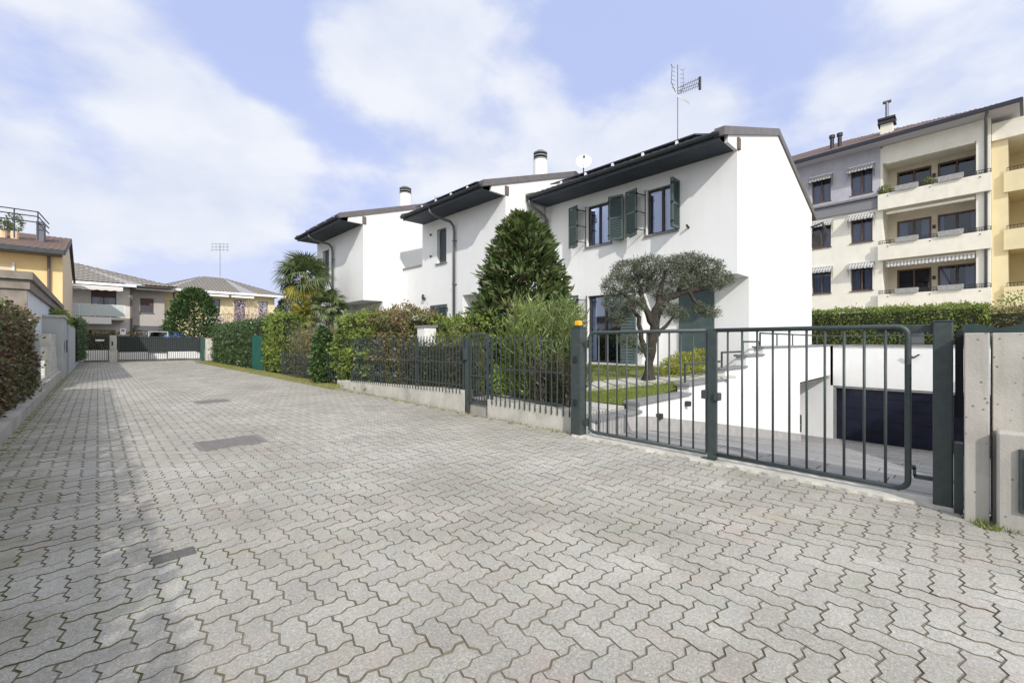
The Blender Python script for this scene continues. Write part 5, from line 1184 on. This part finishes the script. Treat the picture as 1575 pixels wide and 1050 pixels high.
for k, (a, b) in enumerate(((6.0, 8.6), (8.8, 10.6))): MB().hexa([(a, 46.0, 5.35), (b, 46.0, 5.35), (b, 46.9, 5.5), (a, 46.9, 5.5), (a, 46.0, 5.5), (b, 46.0, 5.5), (b, 46.9, 5.66), (a, 46.9, 5.66)]).build('awning', WHITEP, t)
# far trees
t = cone_tree('round_tree', 'dense rounded evergreen tree behind the far sliding gate', 'tree', 5.5, 42.0, 0, 5.55, 1.95, LAUR, 9000, .22, .12, None, .12, zlow=.38, power=.42, clumps=.1)
t = thing('blossom_tree', 'small tree in pale pink blossom behind the far hedge', 'tree', (8.3, 38.5, 0)); q = MB(); q.tube([(8.3, 38.5, 0), (8.3, 38.5, 2.0)], [.12, .08], 8)
for k in range(34):
    a = random.uniform(0, 6.28); e = random.uniform(.4, 1.3); l = random.uniform(1.2, 2.7); q.tube([(8.3, 38.5, 1.8), (8.3+math.cos(a)*math.cos(e)*l*.5, 38.5+math.sin(a)*math.cos(e)*l*.5, 1.9+math.sin(e)*l*.55), (8.3+math.cos(a)*math.cos(e)*l, 38.5+math.sin(a)*math.cos(e)*l, 1.9+math.sin(e)*l)], [.03, .018, .006], 4, False)
q.build('trunk', BARK, t); P, D = crown_points(1900, [(8.3, 38.5, 3.2, 1.9, 1.8, 1.35), (7.4, 38.3, 2.9, 1.2, 1, .9), (9.4, 38.4, 3.2, 1.2, 1, 1.0)], .3); leaves('blossom', P, D, .10, .08, FLOW, t)
cone_tree('far_tree', 'leafy tree far behind the palm beside the yellow house', 'tree', 14.5, 47.0, 0, 6.6, 2.2, GREYG, 5000, .25, .14, None, .15, zlow=.4, power=.5)

# ------------------------------------------------------------------ apartment block (local frame: x right along the facade, y inward)
APY = mat('pale_yellow_apartment_render', (.80, .765, .665), .9, var=.05, vscale=1.2, bump=.2, bscale=40)
add_streaks(APY, .15, (.4, .36, .28), .6, 3)
APL = mat('lilac_grey_render', (.46, .45, .50), .9, var=.12, vscale=1.5)
APW = mat('cream_parapet', (.78, .735, .63), .9, var=.05, vscale=2); add_streaks(APW, .22, (.42, .38, .30), 1.2, 4)
ASOF = mat('grey_soffit', (.45, .44, .47), .8)
ap = thing('apartment_building', 'pale yellow apartment block with stacked balconies and brown tiled roof behind the houses', 'apartment block', (34, 3.4, 0), None, R(-94.07))
fm = lambda u, d, z: (u, d, z)
rows = (10.42, 7.44, 4.45, 1.4); cols = ((-1.42, -.36), (-3.50, -2.46), (-6.2, -5.1), (-8.6, -7.5))
hl = [(a, b, z, z+1.45) for z in rows[1:] for a, b in cols]; hu = [(a, b, rows[0], rows[0]+1.5) for a, b in cols]
q = MB(); wall_face(q, fm, -12, .0, 0, 9.35, hl); q.build('wall', APY, ap)
q = MB(); wall_face(q, lambda u, d, z: (u, d-.03, z), -12, .0, 9.35, 13.0, hu, .21); q.build('upper_wall', APL, ap)
MB().box(-12, -.02, -.28, -.032, 10.02, 10.14).build('ledge', GREYSTONE, ap); MB().box(-12, -.03, -.16, -.031, 9.35, 9.9).build('ledge_band', mat('grey_band', (.22, .22, .23), .8), ap)
AWN = bpy.data.materials.new('striped_awning_cloth'); AWN.use_nodes = True
_n = AWN.node_tree.nodes; _l = AWN.node_tree.links; _g = _n.new('ShaderNodeTexCoord'); _s = _n.new('ShaderNodeSeparateXYZ'); _l.new(_g.outputs['Object'], _s.inputs[0])
_m = _n.new('ShaderNodeMath'); _m.operation = 'SINE'; _k = _n.new('ShaderNodeMath'); _k.operation = 'MULTIPLY'; _k.inputs[1].default_value = 42; _l.new(_s.outputs[0], _k.inputs[0]); _l.new(_k.outputs[0], _m.inputs[0])
_r = _n.new('ShaderNodeMapRange'); _r.inputs[1].default_value = -.1; _r.inputs[2].default_value = .1; _l.new(_m.outputs[0], _r.inputs[0]); _x = _n.new('ShaderNodeMix'); _x.data_type = 'RGBA'; _l.new(_r.outputs[0], _x.inputs[0]); _x.inputs[6].default_value = (.55, .54, .51, 1); _x.inputs[7].default_value = (.25, .25, .25, 1)
_l.new(_x.outputs[2], _n['Principled BSDF'].inputs['Base Color']); _n['Principled BSDF'].inputs['Roughness'].default_value = .9
def small_awning(a, b, z, d0=-.03):
    q = MB(); q.poly([(a, d0, z), (b, d0, z), (b, d0-.42, z-.28), (a, d0-.42, z-.28)]); n = 10
    for k in range(n):
        u0, u1 = a+(b-a)*k/n, a+(b-a)*(k+1)/n; q.poly([(u0, d0-.42, z-.28), (u1, d0-.42, z-.28), (u1, d0-.42, z-.38-.04*((k+1) % 2)), (u0, d0-.42, z-.38-.04*(k % 2))])
    for u in (a, b): q.poly([(u, d0, z), (u, d0-.42, z-.28), (u, d0-.42, z-.40), (u, d0-.02, z-.9)])
    aw = q.build('awning', AWN, ap); MB().box(a, b, d0-.06, d0-.001, z-.01, z+.05).build('awning_box', WHITEP, aw)
for z in rows:
    for a, b in cols:
        window(ap, fm, a, b, z, z+(1.5 if z > 10 else 1.45), dep=.15, fmat=BROWNF, curtain=.8 if (a, z) != (-3.5, 4.45) else 1.0, smat=BROWNF)
        small_awning(a-.1, b+.12, z+1.72, -.04)
# balcony bay
slabs = (9.15, 6.15, 3.18, .2)
q = MB(); holes = []
for z in slabs: holes += [(.55, 2.08, z+.2, z+2.5), (2.34, 3.90, z+.2, z+2.5)]
wall_face(q, lambda u, d, z: (u, 1.4+d, z), 0.1, 3.96, 0, 13.0, holes, .15)
q.poly([(.1, 0, 0), (.1, 1.4, 0), (.1, 1.4, 13), (.1, 0, 13)]); q.poly([(3.96, 0, 0), (3.96, 1.4, 0), (3.96, 1.4, 13), (3.96, 0, 13)]); q.build('loggia_wall', mat('beige_loggia_render', (.60, .54, .43), .9, var=.06, vscale=1.5), ap)
for a, b, c, d in holes: window(ap, lambda u, dd, z: (u, 1.4+dd, z), a, b, c, d, dep=.15, fmat=BROWNF, curtain=random.choice((0, .3, .6)), sill=False, t_=.09)
MB().box(0.002, .12, -.002, 1.4, 0, 12.9).build('pier', APY, ap); MB().box(3.94, 4.46, -.04, 1.5, 0, 13.0).build('corner_pier', APY, ap)
MB().box(.12, 3.94, -.02, 1.4, 11.95, 12.98).build('lintel', APY, ap)
for z in slabs:
    MB().box(.121, 3.938, -.02, 1.4, z, z+.18).build('balcony_slab', APW, ap)
    q = MB().box(-.06, 4.50, -.30, -.05, z, z+.92); q.box(-.06, .1, -.05, .0, z, z+.92); par = q.build('balcony_parapet', APW, ap)
    q = MB()
    for zz in (1.02, 1.15): q.tube([(-.05, -.18, z+zz), (4.48, -.18, z+zz)], .018, 5)
    for k in range(10): q.box(-.04+k*.5, -.01+k*.5, -.19, -.16, z+.92, z+1.15)
    for (a, b) in ((1.78, 2.42), (3.6, 4.44), (-.04, .6)):
        for k in range(int((b-a)/.09)): q.box(a+k*.09, a+k*.09+.015, -.185, -.17, z+.92, z+1.15)
    q.build('balcony_railing', DOORF, par)
    for (a, b) in ((.72, 1.72), (2.5, 3.5)):
        q = MB().hexa([(a+.03, -.40, z+.92), (b-.03, -.40, z+.92), (b-.03, -.06, z+.92), (a+.03, -.06, z+.92), (a, -.44, z+1.2), (b, -.44, z+1.2), (b, -.02, z+1.2), (a, -.02, z+1.2)]); q.build('planter', mat('grey_planter', (.36, .36, .35), .85, var=.2, vscale=8), par)
    MB().box(.3, 3.9, -.10, .05, z+2.72, z+2.84).build('awning_cassette', APW, ap)
    for u in (.4, 2.2, 4.1): MB().box(u-.03, u+.03, -.33, -.301, z+.76, z+.80).build('scupper', DOORF, par)
    MB().box(2.12, 2.26, 1.32, 1.398, z+1.75, z+1.95).build('wall_lamp', DOORF, ap)
q = MB(); n = 30
for k in range(n):
    a, b = .3+3.6*k/n, .3+3.6*(k+1)/n; q.poly([(a, -.11, 5.98), (b, -.11, 5.98), (b, -.2, 5.74-.04*((k+1) % 2)), (a, -.2, 5.74-.04*(k % 2))])
q.build('awning_valance', AWN, ap)
P, D = crown_points(500, [(.25, -.15, 10.35, .35, .25, .22), (2.1, .0, 10.3, .3, .2, .2)]); 
pl_ = tag(leaves('balcony_plant', P*0+np.c_[34+P[:, 0]*-.071+P[:, 1]*.9975, 3.4+P[:, 0]*-.9975-P[:, 1]*.071, P[:, 2]], D, .12, .05, YGRN, None), 'leafy green plants trailing over the top balcony of the apartment block', 'plant', kind='stuff')
q = MB(); q.poly([(4.46, 0, 0), (4.46, 16, 0), (4.46, 16, 13), (4.46, 0, 13)]); q.build('side_wall', APY, ap)
q = MB().tube([(4.38, -1.0, 13.0), (4.30, -.5, 12.85), (4.30, -.10, 12.6), (4.30, -.10, 0)], .06, 8); q.build('downpipe', PIPE, ap, smooth=True)
# roof
sl = .425; z0 = 13.12; ATILE = mat('apartment_roof_tile', (.10, .07, .065), .85, var=.35, vscale=4)
x0, x1, y0, y1 = -13, 5.45, -1.05, 15.5; q = MB()
n = 190; xs_ = np.linspace(x0, x1, n); yr = (y0+y1)/2
def az(x, y): return z0+.06+sl*min(y-y0, x1-x, yr-y0)
for i in range(n-1):
    r = .05*(i % 2); r2 = .05*((i+1) % 2); ys_ = np.linspace(y0, yr, 12)
    for c, d in zip(ys_, ys_[1:]): q.poly([(xs_[i], c, az(xs_[i], c)+r), (xs_[i+1], c, az(xs_[i+1], c)+r2), (xs_[i+1], d, az(xs_[i+1], d)+r2), (xs_[i], d, az(xs_[i], d)+r)])
q.poly([(x1, y0, z0+.05), (x1, y1, z0+.05), (x1-8, yr, az(x1-8, yr))]); q.build('roof', ATILE, ap)
MB().box(x0, x1, y0, y1, z0-.12, z0-.02).build('soffit', ASOF, ap)
q = MB(); q.box(x0, x1+.1, y0-.12, y0, z0-.12, z0+.08); q.box(x1, x1+.12, y0+.001, y1, z0-.12, z0+.08); q.build('gutter', mat('dark_gutter', (.035, .036, .05), .45, metal=.4), ap)
c = thing('roof_chimney', 'cream chimney with dark cowl and metal flue on the apartment roof', 'chimney', (35.8, 3.6, 13), None)
q = MB().box(35.5, 36.1, 2.95, 3.55, 13.2, 14.9); q.build('stack', APW, c); q = MB().box(35.38, 36.22, 2.83, 3.67, 14.902, 15.02); q.box(35.45, 36.15, 2.9, 3.6, 15.02, 15.15); q.box(35.38, 36.22, 2.83, 3.67, 15.15, 15.27); q.build('cowl', DOORF, c)
q = MB().tube([(35.8, 3.25, 15.27), (35.8, 3.25, 16.35)], .09, 8); q.build('flue', ALU, c); MB().tube([(35.8, 3.05, 16.35), (35.8, 3.45, 16.35)], .1, 8).build('flue_cap', ALU, c)
for k, (dx, dy) in enumerate(((0, 0), (0, -.42))):
    c = thing('roof_flue', ('small dark roof flue, left of the pair on the apartment roof', 'small dark roof flue, right of the pair on the apartment roof')[k], 'flue', (36, 6.1+dy, 14), 'small flues on the apartment roof'); MB().tube([(36, 6.1+dy, 13.8), (36, 6.1+dy, 15.1)], .12, 8).build('pipe', DOORF, c); MB().tube([(36, 6.1+dy, 15.1), (36, 6.1+dy, 15.3)], .17, 8).build('cap', DOORF, c)
# wing on the right
wg = thing('apartment_wing', 'yellow wing of the apartment block with deep balconies at the right picture edge', 'apartment block', (34, 3.4, 0), None, R(-94.07))
YW = mat('warm_yellow_render', (.70, .60, .38), .9, var=.05, vscale=1.5)
fw = lambda u, d, z: (u, 3.6+d, z); q = MB(); hs = [(6.1, 8.6, z+.2, z+2.2) for z in slabs]; wall_face(q, fw, 4.46, 14, 0, 12.3, hs, .15); q.build('wall', YW, wg)
for h in hs: window(wg, fw, *h, fmat=BROWNF, curtain=.3, sill=False)
MB().box(4.48, 14, .3, 3.7, 11.85, 12.75).build('roof_band', APW, wg); MB().box(4.47, 5.05, .5, 3.6, 0, 11.84).build('pier', YW, wg)
for z in slabs:
    MB().box(5.06, 14, .5, 3.59, z, z+.18).build('balcony_slab', YW, wg); MB().box(4.9, 14, .34, .498, z-.1, z+.95).build('balcony_parapet', YW if z < 9 else YW, wg)
    q = MB(); q.tube([(5.0, .4, z+1.15), (14, .4, z+1.15)], .02, 5)
    for k in range(60): q.box(5+k*.12, 5.02+k*.12, .39, .41, z+.95, z+1.15)
    q.build('balcony_railing', DOORF, wg)

# hedge and screens on the terrace above the garage
hedge('terrace_hedge', 'clipped light green hedge on the terrace above the garage', 'hedge', 21.3, 22.6, -.6, 6.2, 1.05, 2.55, YGRN, 16000, .085, .045, .12, group='clipped hedges')
hedge('terrace_hedge', 'yellowing end of the clipped hedge beside the dark green tarpaulin', 'hedge', 21.4, 22.6, -3.0, -.5, 1.05, 2.35, PHOT, 3500, .085, .045, .15)
q = MB(); n = 12
for k in range(n):
    a, b = .0-3.4*k/n, .0-3.4*(k+1)/n; za = 1.72+.18*math.sin(k*.7+1)**2; zb_ = 1.72+.18*math.sin((k+1)*.7+1)**2; q.hexa([(20.9, a, 1.0), (20.96, a, 1.0), (20.96, b, 1.0), (20.9, b, 1.0), (20.9, a, za), (20.96, a, za), (20.96, b, zb_), (20.9, b, zb_)])
tag(q.build('green_tarpaulin', mat('green_tarp', (.022, .042, .042), .6, var=.2, vscale=2)), 'dark green tarpaulin fence at the right end of the terrace hedge', 'tarpaulin')
t = thing('young_tree', 'sparse light green tree at the right edge before the apartment wing', 'tree', (25, -1.5, 1)); q = MB().tube([(25, -1.5, 1.0), (25, -1.5, 2.6)], [.06, .03], 6); q.build('trunk', BARK, t); P, D = crown_points(1500, [(25, -1.45, 2.5, .8, .75, .7), (25, -2.3, 2.3, .8, .7, .6)], .3); leaves('foliage', P, D, .09, .05, YGRN, t)
q = MB().box(20.35, 20.75, .9, 1.35, 1.19, 1.62); q.tube([(20.5, 1.1, 1.62), (20.5, 1.1, 1.72)], [.3, .05], 10); tag(q.build('ventilation_cowl', PIPE), 'small grey ventilation cowl on the garage parapet', 'vent')
print('objects', len(bpy.data.objects))
